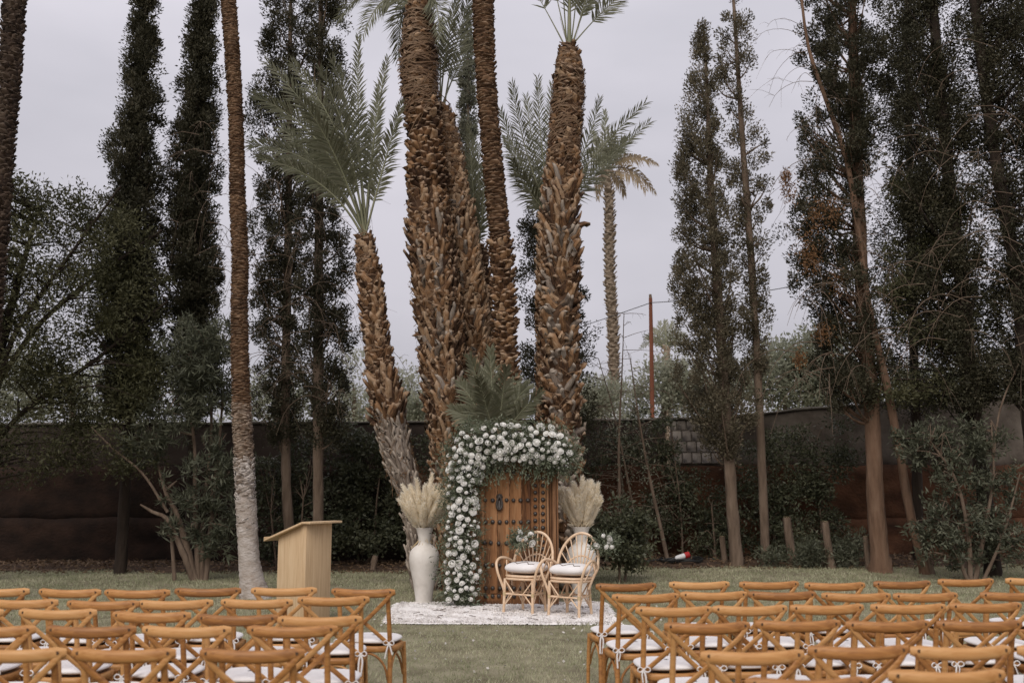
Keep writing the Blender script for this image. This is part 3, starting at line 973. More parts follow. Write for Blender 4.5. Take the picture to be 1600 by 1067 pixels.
bushy('ivy hanging over the ledge of the wall right of the date palms', 990, 21.7,
      [(960, 690, 50, 30, 0, .35), (1010, 710, 55, 28, 0, .35), (1050, 735, 45, 45, 0, .35), (1000, 660, 50, 25, 0, .35), (930, 720, 25, 40, 0, .35), (1085, 790, 45, 60, 0, .4), (1040, 800, 40, 50, 0, .4)],
      M['ivy'], M['twig'], 46, name='climbing_ivy', cat='ivy', nleaf=8000, leaf=(.085, .038), K=40, clump_r=.2, gap=.1,
      stems=[[(960, 680, 2), (975, 760, 3), (972, 880, 4)], [(1050, 700, 2), (1062, 800, 3), (1066, 876, 4)]])
bushy('ivy thicket between the olive cypress and the massive cypress trunk', 1215, 21.4,
      [(1200, 740, 60, 55, 0, .4), (1170, 800, 55, 55, 0, .4), (1110, 830, 45, 45, 0, .4), (1250, 790, 55, 55, 0, .4), (1280, 730, 45, 50, 0, .4), (1310, 830, 40, 45, 0, .4), (1225, 850, 60, 30, -.4, .4), (1230, 690, 35, 30, 0, .3), (1320, 690, 40, 40, 0, .3)],
      M['ivy'], M['twig'], 47, name='climbing_ivy', cat='ivy', nleaf=15000, leaf=(.085, .036), K=40, clump_r=.2, gap=-.05,
      stems=[[(1200, 700, 2), (1210, 800, 3), (1215, 876, 5)], [(1275, 720, 2), (1282, 800, 3), (1286, 880, 4)], [(1110, 790, 2), (1118, 878, 4)]])
bushy('pale leaved laurel shrub in front of the wall at the right', 1500, 17.9,
      [(1460, 700, 55, 35), (1500, 690, 40, 30), (1430, 690, 35, 22), (1480, 740, 40, 30), (1490, 820, 60, 50), (1470, 860, 50, 30), (1540, 780, 30, 40), (1545, 690, 25, 30), (1560, 850, 40, 40), (1585, 760, 20, 30)],
      M['oleander'], M['bark'], 48, name='laurel_shrub', cat='shrub', nleaf=10500, leaf=(.105, .030), K=20, clump_r=.2, whorl=True, gap=-.25,
      stems=[[(1450, 690, 3), (1490, 750, 5), (1510, 830, 7), (1515, 900, 9)], [(1548, 660, 3), (1552, 740, 5), (1540, 820, 6), (1525, 900, 9)], [(1580, 740, 2), (1560, 830, 4), (1535, 900, 6)], [(1465, 800, 3), (1490, 860, 5), (1508, 902, 7)],
             [(1590, 560, 2), (1560, 640, 3), (1552, 720, 4)]])
bushy('low grey green bushes around the stumps', 1265, 19.9,
      [(1265, 865, 30, 20, 0, .3), (1320, 870, 25, 18, 0, .3), (1210, 868, 22, 15, 0, .3), (1340, 850, 16, 22, 0, .3)],
      M['oleander'], M['twig'], 49, name='low_bush', cat='bush', nleaf=3600, leaf=(.09, .025), K=30, clump_r=.14, gap=-.9, limb_every=0)
bushy('leafy grey green tree with spreading branches in front of the open conifer', 1548, 18.9,
      [(1430, 290, 45, 55), (1455, 350, 55, 50), (1425, 400, 45, 50), (1480, 420, 50, 50), (1410, 470, 35, 45), (1500, 330, 40, 45), (1450, 520, 50, 45), (1530, 480, 50, 60), (1400, 590, 50, 45), (1480, 610, 60, 40), (1560, 580, 50, 50)],
      M['broadleaf'], M['bark_dark'], 50, nleaf=17000, leaf=(.09, .034), gap=.05, K=40, clump_r=.22, gap_scale=.7,
      trunk=[(1440, 290, 3), (1470, 450, 7), (1508, 600, 9), (1530, 760, 11), (1548, 893, 13)])

# --- trees beyond the wall
def far_tree(label, px, D, blobs, mat, seed, n=7000, leaf=(.2, .085), trunk_w=8, top=None):
    t0 = min(b[1] for b in blobs)
    return bushy(label, px, D, blobs, mat, M['bark'], seed, nleaf=n, leaf=leaf, K=36, clump_r=.55, gap=-.9, gap_scale=2.5, group='trees beyond the wall', limb_every=6,
                 trunk=[(px, (top or t0) + 8, 2), (px + 2, 640, trunk_w), (px + 3, 740, trunk_w + 1)])


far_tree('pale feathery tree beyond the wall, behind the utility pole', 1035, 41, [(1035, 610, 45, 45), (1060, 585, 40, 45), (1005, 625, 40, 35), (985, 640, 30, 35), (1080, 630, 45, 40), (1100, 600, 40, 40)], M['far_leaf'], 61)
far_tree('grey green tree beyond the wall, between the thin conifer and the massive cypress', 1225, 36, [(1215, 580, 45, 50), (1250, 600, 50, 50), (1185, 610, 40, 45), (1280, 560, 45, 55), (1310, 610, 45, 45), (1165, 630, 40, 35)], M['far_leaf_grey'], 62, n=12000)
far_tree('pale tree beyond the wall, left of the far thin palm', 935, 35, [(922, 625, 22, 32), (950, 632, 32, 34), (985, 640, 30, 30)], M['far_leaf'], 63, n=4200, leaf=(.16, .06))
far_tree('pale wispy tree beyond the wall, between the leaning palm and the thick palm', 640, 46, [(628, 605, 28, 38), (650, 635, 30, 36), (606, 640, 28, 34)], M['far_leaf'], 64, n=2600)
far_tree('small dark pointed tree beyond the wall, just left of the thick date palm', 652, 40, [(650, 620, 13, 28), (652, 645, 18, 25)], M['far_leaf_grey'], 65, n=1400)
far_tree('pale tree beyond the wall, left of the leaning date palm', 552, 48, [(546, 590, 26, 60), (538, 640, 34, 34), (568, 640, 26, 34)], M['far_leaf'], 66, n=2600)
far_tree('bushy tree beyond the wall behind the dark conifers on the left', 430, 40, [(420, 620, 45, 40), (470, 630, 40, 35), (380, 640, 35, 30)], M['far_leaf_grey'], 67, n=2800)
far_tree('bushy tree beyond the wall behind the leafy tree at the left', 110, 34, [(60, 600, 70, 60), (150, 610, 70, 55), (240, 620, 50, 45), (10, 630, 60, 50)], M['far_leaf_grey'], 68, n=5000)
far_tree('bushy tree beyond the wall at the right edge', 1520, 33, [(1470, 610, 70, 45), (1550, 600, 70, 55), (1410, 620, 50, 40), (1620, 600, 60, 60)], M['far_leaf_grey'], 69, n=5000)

# --- bare saplings, stumps, pole and wire
rs = np.random.default_rng(71)
for lab, st, D in (('bare slanting sapling in front of the wall, right of the pampas', [(985, 560, 1.5), (996, 640, 2.5), (1010, 720, 4), (1020, 770, 5), (1033, 828, 6), (1042, 870, 7)], 20.8),
                   ('thin upright sapling by the wall behind the pampas plumes', [(975, 490, 1.2), (972, 580, 2), (967, 690, 4), (968, 780, 6), (970, 872, 7)], 21.0),
                   ('spindly dead sapling leaning left beside the far palm', [(935, 560, 1.2), (958, 640, 2), (975, 720, 3), (990, 800, 4), (1000, 872, 5)], 21.2)):
    t = thing('sapling', lab, 'sapling', foot(st[-1][0], D))
    T = trunk_part(t, st, D, M['bark'], sides=7, n=24, seed=3)
    twigs(t, [tuple(T[k][:3]) for k in range(0, 15)] + [tuple(T[k][:3]) for k in range(0, 15, 2)], M['twig'], rs, t.location, length=(.4, 1.1), droop=.1, r=.007)
    mb = MB()
    C = np.concatenate([T[rs.integers(4, 16, 260), :3] + rs.normal(size=(260, 3)) * .14])
    leaves(mb, C - np.array(t.location), rs.normal(size=(260, 3)), .07, .022, rs)
    mb.build('leaves', M['far_leaf_grey'], t, smooth=False)
for lab, st, D in (('short sawn stump, tallest of those right of the thin conifer', [(1229, 808, 12), (1232, 835, 13), (1238, 872, 15)], 20.4),
                   ('sawn stump leaning slightly, between the tall stump and the massive trunk', [(1289, 815, 11), (1293, 850, 12), (1299, 890, 15)], 19.8),
                   ('low stump just left of the olive cypress trunk', [(1128, 838, 9), (1130, 858, 9), (1132, 876, 10)], 20.6),
                   ('thin broken stump at the left foot of the massive trunk', [(1352, 838, 8), (1354, 860, 8), (1357, 892, 9)], 19.5),
                   ('short stub of trunk beside the leaning trunk foot', [(1448, 870, 10), (1452, 884, 11), (1455, 898, 13)], 18.9)):
    t = thing('tree_stump', lab, 'stump', foot(st[-1][0], D), 0, 'stumps along the wall')
    trunk_part(t, st, D, M['bark'], sides=10, n=10, seed=6, rough=.15)
    P, R = world_path(st[:2], D)
    mb = MB()
    a = np.arange(10) / 10 * 2 * PI
    mb.add(np.column_stack([P[0][0] + R[0] * .92 * np.cos(a), P[0][1] + R[0] * .92 * np.sin(a), np.full(10, P[0][2] + .012)]) - np.array(t.location), [tuple(range(10))])
    mb.build('cut_face', M['straw'], t)
t = thing('cut_log', 'small pale log standing on the soil behind the lectern', 'log', foot(584, 20.3))
trunk_part(t, [(587, 868, 8), (585, 875, 10), (583, 887, 10)], 20.3, M['bark'], sides=10, n=8, seed=9)
pole = thing('utility_pole', 'rusty red wooden utility pole beyond the wall', 'pole', foot(1019, 33))
trunk_part(pole, [(1016.5, 466, 5.6), (1018, 560, 6.6), (1020, 700, 7.4)], 33, M['post_red'], sides=10, n=16, rough=.08)
P, R = world_path([(1016, 460, 4), (1016.5, 467, 5)], 33)
mb = MB()
tube(mb, P - np.array(pole.location), R * 1.05, 8)
mb.build('pole_cap', M['bark'], pole)
wire = thing('power_line', 'thin sagging power line running over the utility pole', 'wire', at(1017, 474, 33))
for a_, b_, sag in ((at(560, 585, 60), at(1017, 473, 32.9), .5), (at(1017, 473, 32.9), at(1420, 405, 30), .25)):
    pts = [a_.lerp(b_, k / 12) - Vector((0, 0, sag * 4 * (k / 12) * (1 - k / 12))) for k in range(13)]
    mb = MB()
    tube(mb, np.array([tuple(p) for p in pts]) - np.array(wire.location), .013, 5)
    mb.build('cable', M['black_rubber'], wire)
# pale house beyond the wall
hb = foot(942, 38)
house = thing('small_house', 'low pale house with red tiled edge behind the wall, right of the date palms', 'house', hb)
u = unit(942, 640, 38)
zt = at(942, 626, 38).z
mb = MB()
box(mb, (0, 2, zt / 2), (46 * u * 1.25, 4, zt), .02)
mb.build('house_wall', M['pale_wall'], house, smooth=False)
mb = MB()
for k in range(9):
    tube(mb, [(-.73 + k * .182, -.15, zt + .03), (-.73 + k * .182, 2, zt + .45)], .095, 8)
mb.build('roof', M['roof_tile'], house)

# ------------------------------------------------------------------ date palms
def boot_mesh(rng, name, long=False):
    """one stub of a cut leaf stalk: wide clasping base narrowing to a ragged cut end"""
    mb = MB()
    secs = [(0, .5, -.15, .12), (.4, .43, .0, .32), (.8, .34 if not long else .30, .16, .42), (1.0, .30 if not long else .24, .26, .46)]
    V, tip = [], []
    for k, (y, w, z0, z1) in enumerate(secs):
        w *= rng.uniform(.85, 1.15)
        dx = rng.normal(0, .07) * k
        jy = rng.uniform(-.05, .05, 5) * (k >= 2) + rng.uniform(-.2, .12, 5) * (k == 3)
        for q, (x, z) in enumerate(((-w, z0), (-w * .62, z1 * .9), (0, z1 * 1.08), (w * .62, z1 * .9), (w, z0))):
            V.append((x + dx, y + jy[q], z))
            tip.append(0 if k < 3 else .8)
    f = []
    for k in range(3):
        for q in range(5):
            a, b = k * 5 + q, k * 5 + (q + 1) % 5
            f.append((a, b, b + 5, a + 5))
    f.append((15, 16, 17, 18, 19))
    mb.add(V, f, .5, tip)
    me = mb.mesh(name, smooth=False)
    return me, np.array(V), f, np.array(tip)


_br = np.random.default_rng(77)
BOOTS = [boot_mesh(_br, 'leaf_base') for _ in range(6)]
BOOTS_L = [boot_mesh(_br, 'leaf_base_long', True) for _ in range(6)]
BOOTS_G = []
for src in (BOOTS, BOOTS_L):
    for b in src:
        b[0].materials.append(M['boot'])
for b in BOOTS_L:
    me = b[0].copy()
    me.materials.clear()
    me.materials.append(M['boot_grey'])
    BOOTS_G.append((me, b[1], b[2], b[3]))


def palm_trunk(tree, path, D, zones, seed, core='palm_core', stuff_mat='boot', parts=280, ground=True, fibre=(), dD=0.0, slim=.8):
    """trunk of a palm: a core with spirally set leaf bases. zones: (y_from, dict) from the top down, in picture y"""
    rng = np.random.default_rng(seed)
    P, R = world_path(path, D, dD)
    if ground:
        P, R = to_ground(P, R, 1.1)
    R = R * slim
    Q = smooth_path(np.column_stack([P, R]), 60)
    B = np.array(tree.location)
    mb = MB()
    tube(mb, Q[:, :3] - B, Q[:, 3] * .86, 16, jitter=.12, rng=rng)
    core_o = mb.build('trunk', M[core], tree)
    # arc length from the bottom up
    Qr = Q[::-1]
    seg = np.linalg.norm(np.diff(Qr[:, :3], axis=0), axis=1)
    S = np.concatenate([[0], np.cumsum(seg)])
    T = norm(np.gradient(Qr[:, :3], axis=0))
    py_of = lambda p: 533.5 - F * math.tan(math.atan2(p[2] - CAM_H, p[1]) - PITCH)
    s, i = 0.0, 0
    items = []
    while s < S[-1] - .02:
        c = np.array([np.interp(s, S, Qr[:, k]) for k in range(4)])
        t = norm(np.array([np.interp(s, S, T[:, k]) for k in range(3)]))
        py = py_of(c)
        z = zones[-1][1]
        for (y0, zz) in zones[::-1]:
            if py >= y0:
                z = zz
                break
        else:
            z = zones[0][1]
        ang = i * 2.399963 + rng.normal(0, .10 * z.get('mess', 1))
        side = norm(np.cross(t, [0, -1.0, 0]))
        fwd = np.cross(side, t)                 # towards the camera
        n = math.cos(ang) * side + math.sin(ang) * fwd
        n = n if True else n
        lat = np.cross(t, n)
        w = z['w'] * rng.uniform(.8, 1.2)
        ln = z['len'] * rng.uniform(.55, 1.4)
        dp = z['dep'] * rng.uniform(.6, 1.1)
        twist = rng.normal(0, .18 * z.get('mess', 1))
        up = norm(t * math.cos(twist) + lat * math.sin(twist) + n * z.get('tilt', .2) * rng.uniform(.25, 1.35))
        la = norm(np.cross(up, n))
        nn = np.cross(la, up)
        o = c[:3] + n * c[3] * z.get('sink', .80) - B
        Mx = np.column_stack([la * w, up * ln, nn * dp, o])
        front = float(np.dot(n, norm(np.array([0, 0, CAM_H]) - c[:3]))) * w * ln
        kd = z.get('kind', 'short')
        kd = kd[rng.integers(0, len(kd))] if isinstance(kd, (list, tuple)) else kd
        items.append((front, Mx, z, rng.integers(0, 6), kd))
        s += z['w'] * z['row'] / (2 * PI * c[3]) * .9
        i += 1
    order = sorted(range(len(items)), key=lambda k: -items[k][0])
    vis = [k for k in order if items[k][2].get('part', True)][:parts]
    visset = set(vis)
    for k in vis:
        _, Mx, z, b, kd = items[k]
        me = {'short': BOOTS, 'long': BOOTS_L, 'grey': BOOTS_G}[kd][b][0]
        o = link('leaf_base', me, tree)
        o.matrix_local = Matrix([[*Mx[r]] for r in range(3)] + [[0, 0, 0, 1]])
    groups = {}
    for k, (fr, Mx, z, b, kd) in enumerate(items):
        if k in visset:
            continue
        src = (BOOTS_L if kd != 'short' else BOOTS)[b]
        key = z.get('mat', stuff_mat)
        m_ = groups.setdefault(key, MB())
        V = src[1] @ Mx[:, :3].T + Mx[:, 3]
        m_.add(V, src[2], rng.random(), src[3])
    for key, m_ in groups.items():
        o = m_.build('leaf_bases', M[key], tree, smooth=False)
        tag(o, kind='stuff')
    # fibre: loose strips wrapped round the trunk
    if fibre:
        m_ = MB()
        for (y0, y1, cnt, L, wv) in fibre:
            s0 = [q for q in range(len(Qr)) if y0 <= py_of(Qr[q]) <= y1]
            if not s0:
                continue
            for _ in range(cnt):
                q = s0[rng.integers(0, len(s0))]
                c, r = Qr[q, :3] + T[q] * rng.uniform(-.1, .1), Qr[q, 3]
                a0 = rng.uniform(0, 2 * PI)
                side = norm(np.cross(T[q], [0, -1.0, 0]))
                fwd = np.cross(side, T[q])
                pts = []
                rise = rng.normal(0, .12) * (1 if rng.random() < .7 else 3)
                for k in range(5):
                    a = a0 + (k / 4) * L / r
                    n = math.cos(a) * side + math.sin(a) * fwd
                    pts.append(c + n * r * (1.04 + .12 * rng.random() + .10 * (k == 4)) + T[q] * (rise * k / 4 - .05 * (k / 4) ** 2))
                pts = np.array(pts) - B
                wv2 = wv * rng.uniform(.5, 1.3)
                up = T[q] * wv2
                V = np.stack([pts - up * .5, pts + up * .5], 1).reshape(-1, 3)
                m_.add(V, [(2 * k, 2 * k + 2, 2 * k + 3, 2 * k + 1) for k in range(4)], rng.random())
        tag(m_.build('fibre', M['fibre'], tree, smooth=False), kind='stuff')
    return Q


def frond(tree, b, c, t, rng, mat, ref=None, leaf_len=.42, leaf_w=.03, n=46, bare=.3, r0=.02, vee=.35, droop=.06, rmat=None, sparse=0.0):
    """one feather leaf from b over c to t (world points); its stalk is a sub-part"""
    b, c, t = (np.array(q, float) for q in (b, c, t))
    u = np.linspace(0, 1, 26)[:, None]
    P = (1 - u) ** 2 * b + 2 * u * (1 - u) * c + u ** 2 * t
    T = norm(np.gradient(P, axis=0))
    ref = np.array([0, -1.0, 0]) if ref is None else np.array(ref, float)
    S = norm(np.cross(T, ref + rng.normal(0, .1, 3)))
    Nn = np.cross(S, T)
    B = np.array(tree.location)
    mb = MB()
    for sgn in (-1, 1):
        for k in range(n):
            if sparse and rng.random() < sparse:
                continue
            uu = bare + (1 - bare) * (k + rng.uniform(-.3, .3)) / n
            uu = min(max(uu, 0), .995)
            x = uu * 25
            i = min(int(x), 24)
            fr = x - i
            p = P[i] * (1 - fr) + P[i + 1] * fr
            T_, S_, N_ = T[i], S[i], Nn[i]
            v = (uu - bare) / (1 - bare)
            L = leaf_len * (min(1, .45 + 2.2 * v) * (1 - .62 * v ** 1.8)) * rng.uniform(.85, 1.1)
            a = math.radians(60 - 36 * v + rng.normal(0, 8))
            d = norm(T_ * math.cos(a) + sgn * S_ * math.sin(a) + N_ * vee * rng.uniform(.4, 1.4))
            w = norm(np.cross(d, N_)) * leaf_w * .5 * (1 - .3 * v)
            m_ = p + d * L * .5
            e = p + d * L + np.array([0, 0, -droop * L * rng.uniform(.3, 1.5)])
            V = [p - w * .4, p + w * .4, m_ + w, m_ - w, e]
            mb.add(np.array(V) - B, [(0, 1, 2, 3), (3, 2, 4)], rng.random())
    o = mb.build('frond', mat, tree, smooth=False)
    mr = MB()
    tube(mr, P[::2] - B, np.linspace(r0, r0 * .22, 13), 5)
    mr.build('rachis', rmat or M['rachis'], o)
    return o


def crown(tree, base, D, specs, seed, mat='palm_leaf', rmat=None, **kw):
    """specs: (tip_px, tip_py, ctrl_px, ctrl_py, dD of the tip, {options})"""
    rng = np.random.default_rng(seed)
    bx, by = base
    for s in specs:
        tx, ty, cx, cy, dd = s[:5]
        o = dict(kw)
        if len(s) > 5:
            o.update(s[5])
        b = at(bx + rng.uniform(-3, 3), by + rng.uniform(-2, 6), D + rng.uniform(-.05, .05))
        frond(tree, b, at(cx, cy, D + dd * .35), at(tx, ty, D + dd), rng, M[o.pop('mat', mat)], rmat=rmat, **o)


def boot_zone(w, row, ln, dep, **k):
    return dict(w=w, row=row, len=ln, dep=dep, **k)


def palm(label, base_px, D, name='date_palm', group='clump of date palms behind the flower arch'):
    return thing(name, label, 'palm tree', foot(base_px, D), 0, group)


Z_TIGHT = boot_zone(.20, .075, .13, .13, tilt=.25, mess=1.6, part=True)
Z_DIAM = boot_zone(.17, .085, .13, .20, tilt=.5, mess=.7)
Z_LONG = boot_zone(.125, .11, .27, .16, tilt=.27, mess=1.9, kind=('long', 'long', 'long', 'short', 'grey'))
Z_MID = boot_zone(.14, .095, .17, .16, tilt=.24, mess=1.6, kind=('long', 'short'))
Z_GREY = boot_zone(.10, .11, .34, .11, tilt=.10, mess=1.2, kind='grey', mat='boot_grey')
Z_SCALE = boot_zone(.13, .042, .055, .10, tilt=.35, mess=.5, part=False)

# leaning palm on the left of the clump
p1 = palm('leaning date palm with a full crown of fronds, left in the clump', 662, 16.6)
palm_trunk(p1, [(570, 370, 24), (571, 385, 33), (576, 425, 43), (583, 480, 45), (590, 540, 48), (599, 600, 52), (609, 650, 55), (619, 700, 56), (634, 750, 52), (650, 800, 48), (662, 890, 52)], 16.6,
           [(0, boot_zone(.15, .07, .12, .10, tilt=.3)), (425, Z_MID), (600, boot_zone(.13, .115, .27, .18, tilt=.32, kind=('long', 'long', 'short'), mess=1.9)), (668, Z_GREY)], 81, slim=.78, fibre=((372, 430, 160, .18, .02), (430, 660, 260, .13, .014), (650, 800, 240, .05, .02)))
crown(p1, (571, 372), 16.6,
      [(417, 97, 552, 235, .8, {}), (457, 100, 556, 215, .2, {}), (518, 94, 566, 205, -.3, {'ref': (.8, -.6, 0)}), (398, 150, 530, 205, -.2, {}), (390, 226, 520, 232, .5, {}), (400, 245, 520, 270, -.8, {'leaf_len': .35}),
       (560, 58, 556, 215, .3, {'leaf_len': .36}), (606, 90, 575, 240, .2, {'leaf_len': .36}), (628, 160, 596, 270, -.3, {'leaf_len': .36}), (470, 155, 535, 240, -1.0, {}), (500, 110, 552, 210, -.8, {'ref': (.7, -.7, 0)}),
       (590, 130, 585, 250, 1.4, {'leaf_len': .34}), (440, 200, 520, 270, 1.2, {})],
      91, leaf_len=.55, leaf_w=.032, n=64, bare=.28, r0=.024, droop=.16)

# thick palm with its rounded head
p2 = palm('thickest date palm, bulging fibrous head at the top of the picture', 712, 16.7)
palm_trunk(p2, [(655, 8, 26), (655, 24, 40), (655, 55, 52), (655, 95, 60), (656, 140, 58), (660, 170, 56), (664, 220, 56), (668, 300, 66), (674, 380, 72), (681, 450, 76), (689, 520, 76), (693, 580, 72), (697, 640, 66), (702, 700, 58), (712, 880, 60)], 16.7,
           [(0, Z_TIGHT), (165, Z_DIAM), (300, Z_MID), (360, Z_LONG)], 82, fibre=((10, 175, 620, .35, .022), (300, 700, 560, .16, .014)), parts=290, slim=.92)
crown(p2, (655, 14), 16.7,
      [(500, -5, 600, -75, .5, {}), (566, 58, 600, -40, -.4, {}), (622, 95, 625, -20, .6, {}), (600, -140, 640, -70, .3, {}), (650, -170, 652, -80, -.2, {}), (705, -150, 672, -70, .4, {}), (688, 62, 684, -40, -.4, {}), (745, -60, 690, -60, .6, {}),
       (530, 30, 590, -60, 1.2, {}), (760, 20, 700, -60, 1.5, {})], 92, leaf_len=.5, leaf_w=.028, n=56, bare=.12, r0=.024, droop=.16)

# second trunk close behind it on the right
p3 = palm('date palm pressed against the right of the thickest one, lower brown head', 728, 17.3)
palm_trunk(p3, [(690, 170, 18), (691, 182, 30), (694, 210, 44), (700, 260, 50), (708, 330, 58), (716, 400, 66), (724, 460, 70), (728, 540, 74), (729, 620, 72), (728, 880, 66)], 17.3,
           [(0, Z_TIGHT), (260, Z_MID), (330, Z_LONG)], 83, fibre=((175, 330, 340, .28, .02), (330, 640, 360, .16, .016)), slim=.98)
crown(p3, (690, 174), 17.3, [(738, -15, 704, 85, .3, {'leaf_len': .45}), (716, -5, 692, 80, -.2, {'leaf_len': .36}), (690, 30, 688, 100, .5, {'leaf_len': .3}), (745, 60, 712, 100, 1, {})], 93, leaf_len=.4, leaf_w=.032, n=40, bare=.34, r0=.02)

# slender scaly palm in the middle
p4 = palm('slender date palm with tight scaly trunk in the middle of the clump', 796, 16.3)
palm_trunk(p4, [(753, -60, 40), (755, 0, 41), (758, 100, 39), (765, 200, 38), (774, 300, 39), (783, 400, 41), (787, 480, 40), (790, 560, 42), (797, 640, 44), (802, 880, 48)], 16.3,
           [(-100, dict(Z_SCALE, row=.05, len=.055, w=.21, dep=.10)), (380, boot_zone(.15, .085, .11, .17, tilt=.5, mess=1.0))], 84, stuff_mat='palm_scale', parts=150, slim=.79)
tip4 = at(753, -62, 16.3)
crown(p4, (753, -60), 16.3, [(640, -150, 700, -160, .5), (860, -140, 800, -160, .2), (750, -260, 752, -160, 0), (700, -230, 730, -160, 1), (820, -220, 780, -160, -1)], 94, leaf_len=.45, leaf_w=.034, n=40, bare=.15)

# big shaggy palm on the right
p5 = palm('shaggy date palm on the right of the clump, bare stalks at its top', 884, 16.5)
palm_trunk(p5, [(889, 72, 14), (889, 84, 28), (889, 110, 44), (888, 145, 56), (884, 200, 56), (880, 250, 56), (877, 320, 58), (877, 400, 58), (875, 470, 60), (876, 540, 62), (876, 620, 62), (879, 700, 56), (884, 880, 56)], 16.5,
           [(0, boot_zone(.19, .07, .13, .13, tilt=.3, mess=1.5)), (235, Z_MID), (285, boot_zone(.125, .12, .30, .17, tilt=.26, mess=2.2, kind=('long', 'long', 'long', 'short', 'grey'))), (450, boot_zone(.15, .12, .24, .2, tilt=.4, mess=2.6, kind=('long', 'short', 'grey', 'grey')))], 85,
           slim=.84, fibre=((85, 250, 560, .3, .02), (250, 760, 460, .15, .015)), parts=290)
crown(p5, (889, 76), 16.5,
      [(890, -120, 890, 0, 0, {'r0': .045, 'bare': .35}), (832, -20, 856, 20, .3, {'sparse': .7, 'bare': .6}), (858, -60, 872, 10, -.2, {'bare': .55}), (876, -90, 880, 0, .5, {'bare': .5}), (908, -80, 900, 10, .4, {'bare': .45}), (930, -50, 912, 10, -.3, {'bare': .4}),
       (985, -20, 925, 30, .2, {'bare': .45}), (950, -70, 915, 0, 1, {'bare': .4})], 95, leaf_len=.42, leaf_w=.03, n=40, bare=.4, r0=.016)

# hidden palm behind it: only the crown spreads out on both sides
p8 = palm('date palm hidden behind the shaggy one, its grey green fronds spreading out on both sides', 858, 18.2)
palm_trunk(p8, [(858, 335, 30), (858, 420, 44), (858, 600, 48), (858, 880, 50)], 18.2, [(0, dict(Z_MID, part=False))], 86)
crown(p8, (860, 338), 18.2,
      [(800, 130, 815, 240, -.2), (840, 122, 842, 230, .3), (782, 172, 805, 250, .6), (822, 150, 832, 240, .9), (937, 155, 915, 255, .4), (1010, 160, 925, 235, -.2), (1016, 191, 930, 260, .6), (800, 250, 820, 300, -.6), (985, 215, 925, 285, 1.0), (790, 215, 812, 270, 1.2), (862, 130, 858, 230, 1.0)],
      96, leaf_len=.44, leaf_w=.027, n=56, droop=.14, bare=.12, r0=.02)

# young palm between the trunks
p6 = palm('young date palm with upright fronds between the second trunk and the slender one', 752, 17.8)
palm_trunk(p6, [(747, 388, 24), (748, 410, 36), (750, 470, 42), (752, 600, 46), (754, 880, 46)], 17.8, [(0, dict(Z_MID, part=False))], 87, fibre=((390, 600, 80, .2, .02),))
crown(p6, (747, 392), 17.8, [(733, 195, 738, 300, -.2), (722, 240, 733, 310, .3), (747, 225, 748, 310, .5), (758, 262, 755, 330, -.3), (714, 262, 732, 330, .8), (740, 215, 742, 300, 1)], 97, leaf_len=.34, leaf_w=.032, n=42, bare=.15, r0=.018)

# low sucker above the flowers
p9 = palm('low young date palm with broad fan of fronds just above the flower arch', 776, 15.5)
palm_trunk(p9, [(776, 680, 26), (777, 720, 36), (778, 880, 40)], 15.5, [(0, dict(Z_MID, part=False))], 88)
crown(p9, (776, 690), 15.5,
      [(734, 556, 752, 615, -.2), (766, 545, 768, 610, .2), (792, 572, 784, 620, -.4), (718, 596, 742, 630, .2), (826, 602, 800, 625, .2), (845, 612, 808, 645, -.3), (748, 590, 760, 635, -.6), (808, 590, 792, 630, .7), (705, 640, 738, 650, .3), (756, 575, 764, 625, .9)],
      98, leaf_len=.36, leaf_w=.034, n=46, bare=.1, r0=.016)

# slender palm in front on the left, whitewashed below
p10 = thing('slender_palm', 'tall slender palm with whitewashed foot standing left of the lectern', 'palm tree', foot(395, 15.4))
P10 = [(352, -60, 28), (357, 0, 28), (364, 100, 28), (369, 200, 27), (371, 300, 30), (375, 400, 32), (374, 480, 33), (375, 560, 35), (378, 640, 36), (382, 720, 35), (384, 780, 33), (387, 840, 32), (391, 890, 35), (396, 922, 46)]
palm_trunk(p10, [q for q in P10 if q[1] < 650], 15.4, [(-100, dict(Z_SCALE, w=.17, row=.032, len=.036, dep=.06))], 101, stuff_mat='palm_scale', ground=False, slim=.8)
M['whitewash'] = surf_mat('whitewash', [(.17, .125, .095), (.31, .26, .22), (.43, .385, .35), (.53, .49, .455)], scale=5, stretch=(1, 1, 1.6), detail=10, rough=1, bump=1, bump_scale=22, bump_dist=.02, tint_amt=.7, tip_col=(.46, .41, .37))
Q = smooth_path(np.column_stack(to_ground(*world_path([q for q in P10 if q[1] > 770], 15.4))), 46)
mb = MB()
tube(mb, Q[:, :3] - np.array(p10.location), Q[:, 3] * .98, 22, jitter=.10, rng=np.random.default_rng(3))
mb.build('whitewashed_foot', M['whitewash'], p10)
M['tan_scale'] = surf_mat('tan_scale', [(.11, .07, .045), (.22, .16, .115), (.33, .26, .205)], scale=5, rough=1, bump=.5, tint_amt=.9, tip_col=(.36, .29, .23))
palm_trunk(p10, [(377, 630, 36), (380, 690, 35), (382, 735, 34)], 15.4, [(-100, dict(Z_SCALE, w=.16, row=.036, len=.04, dep=.05, mat='tan_scale', sink=.86, mess=1.2))], 103, stuff_mat='tan_scale', core='tan_scale', ground=False, slim=.84)
palm_trunk(p10, [(381, 715, 35), (384, 780, 33), (387, 838, 31.5)], 15.4, [(-100, dict(Z_SCALE, w=.13, row=.055, len=.05, dep=.035, mat='whitewash', sink=.9, mess=1.6))], 104, stuff_mat='whitewash', core='whitewash', ground=False, slim=.93)
crown(p10, (352, -60), 15.4, [(240, -150, 300, -170, .5), (460, -150, 400, -170, .2), (350, -260, 352, -170, 0), (300, -230, 330, -160, 1), (420, -220, 380, -160, -1)], 104, leaf_len=.45, leaf_w=.034, n=36, bare=.15)
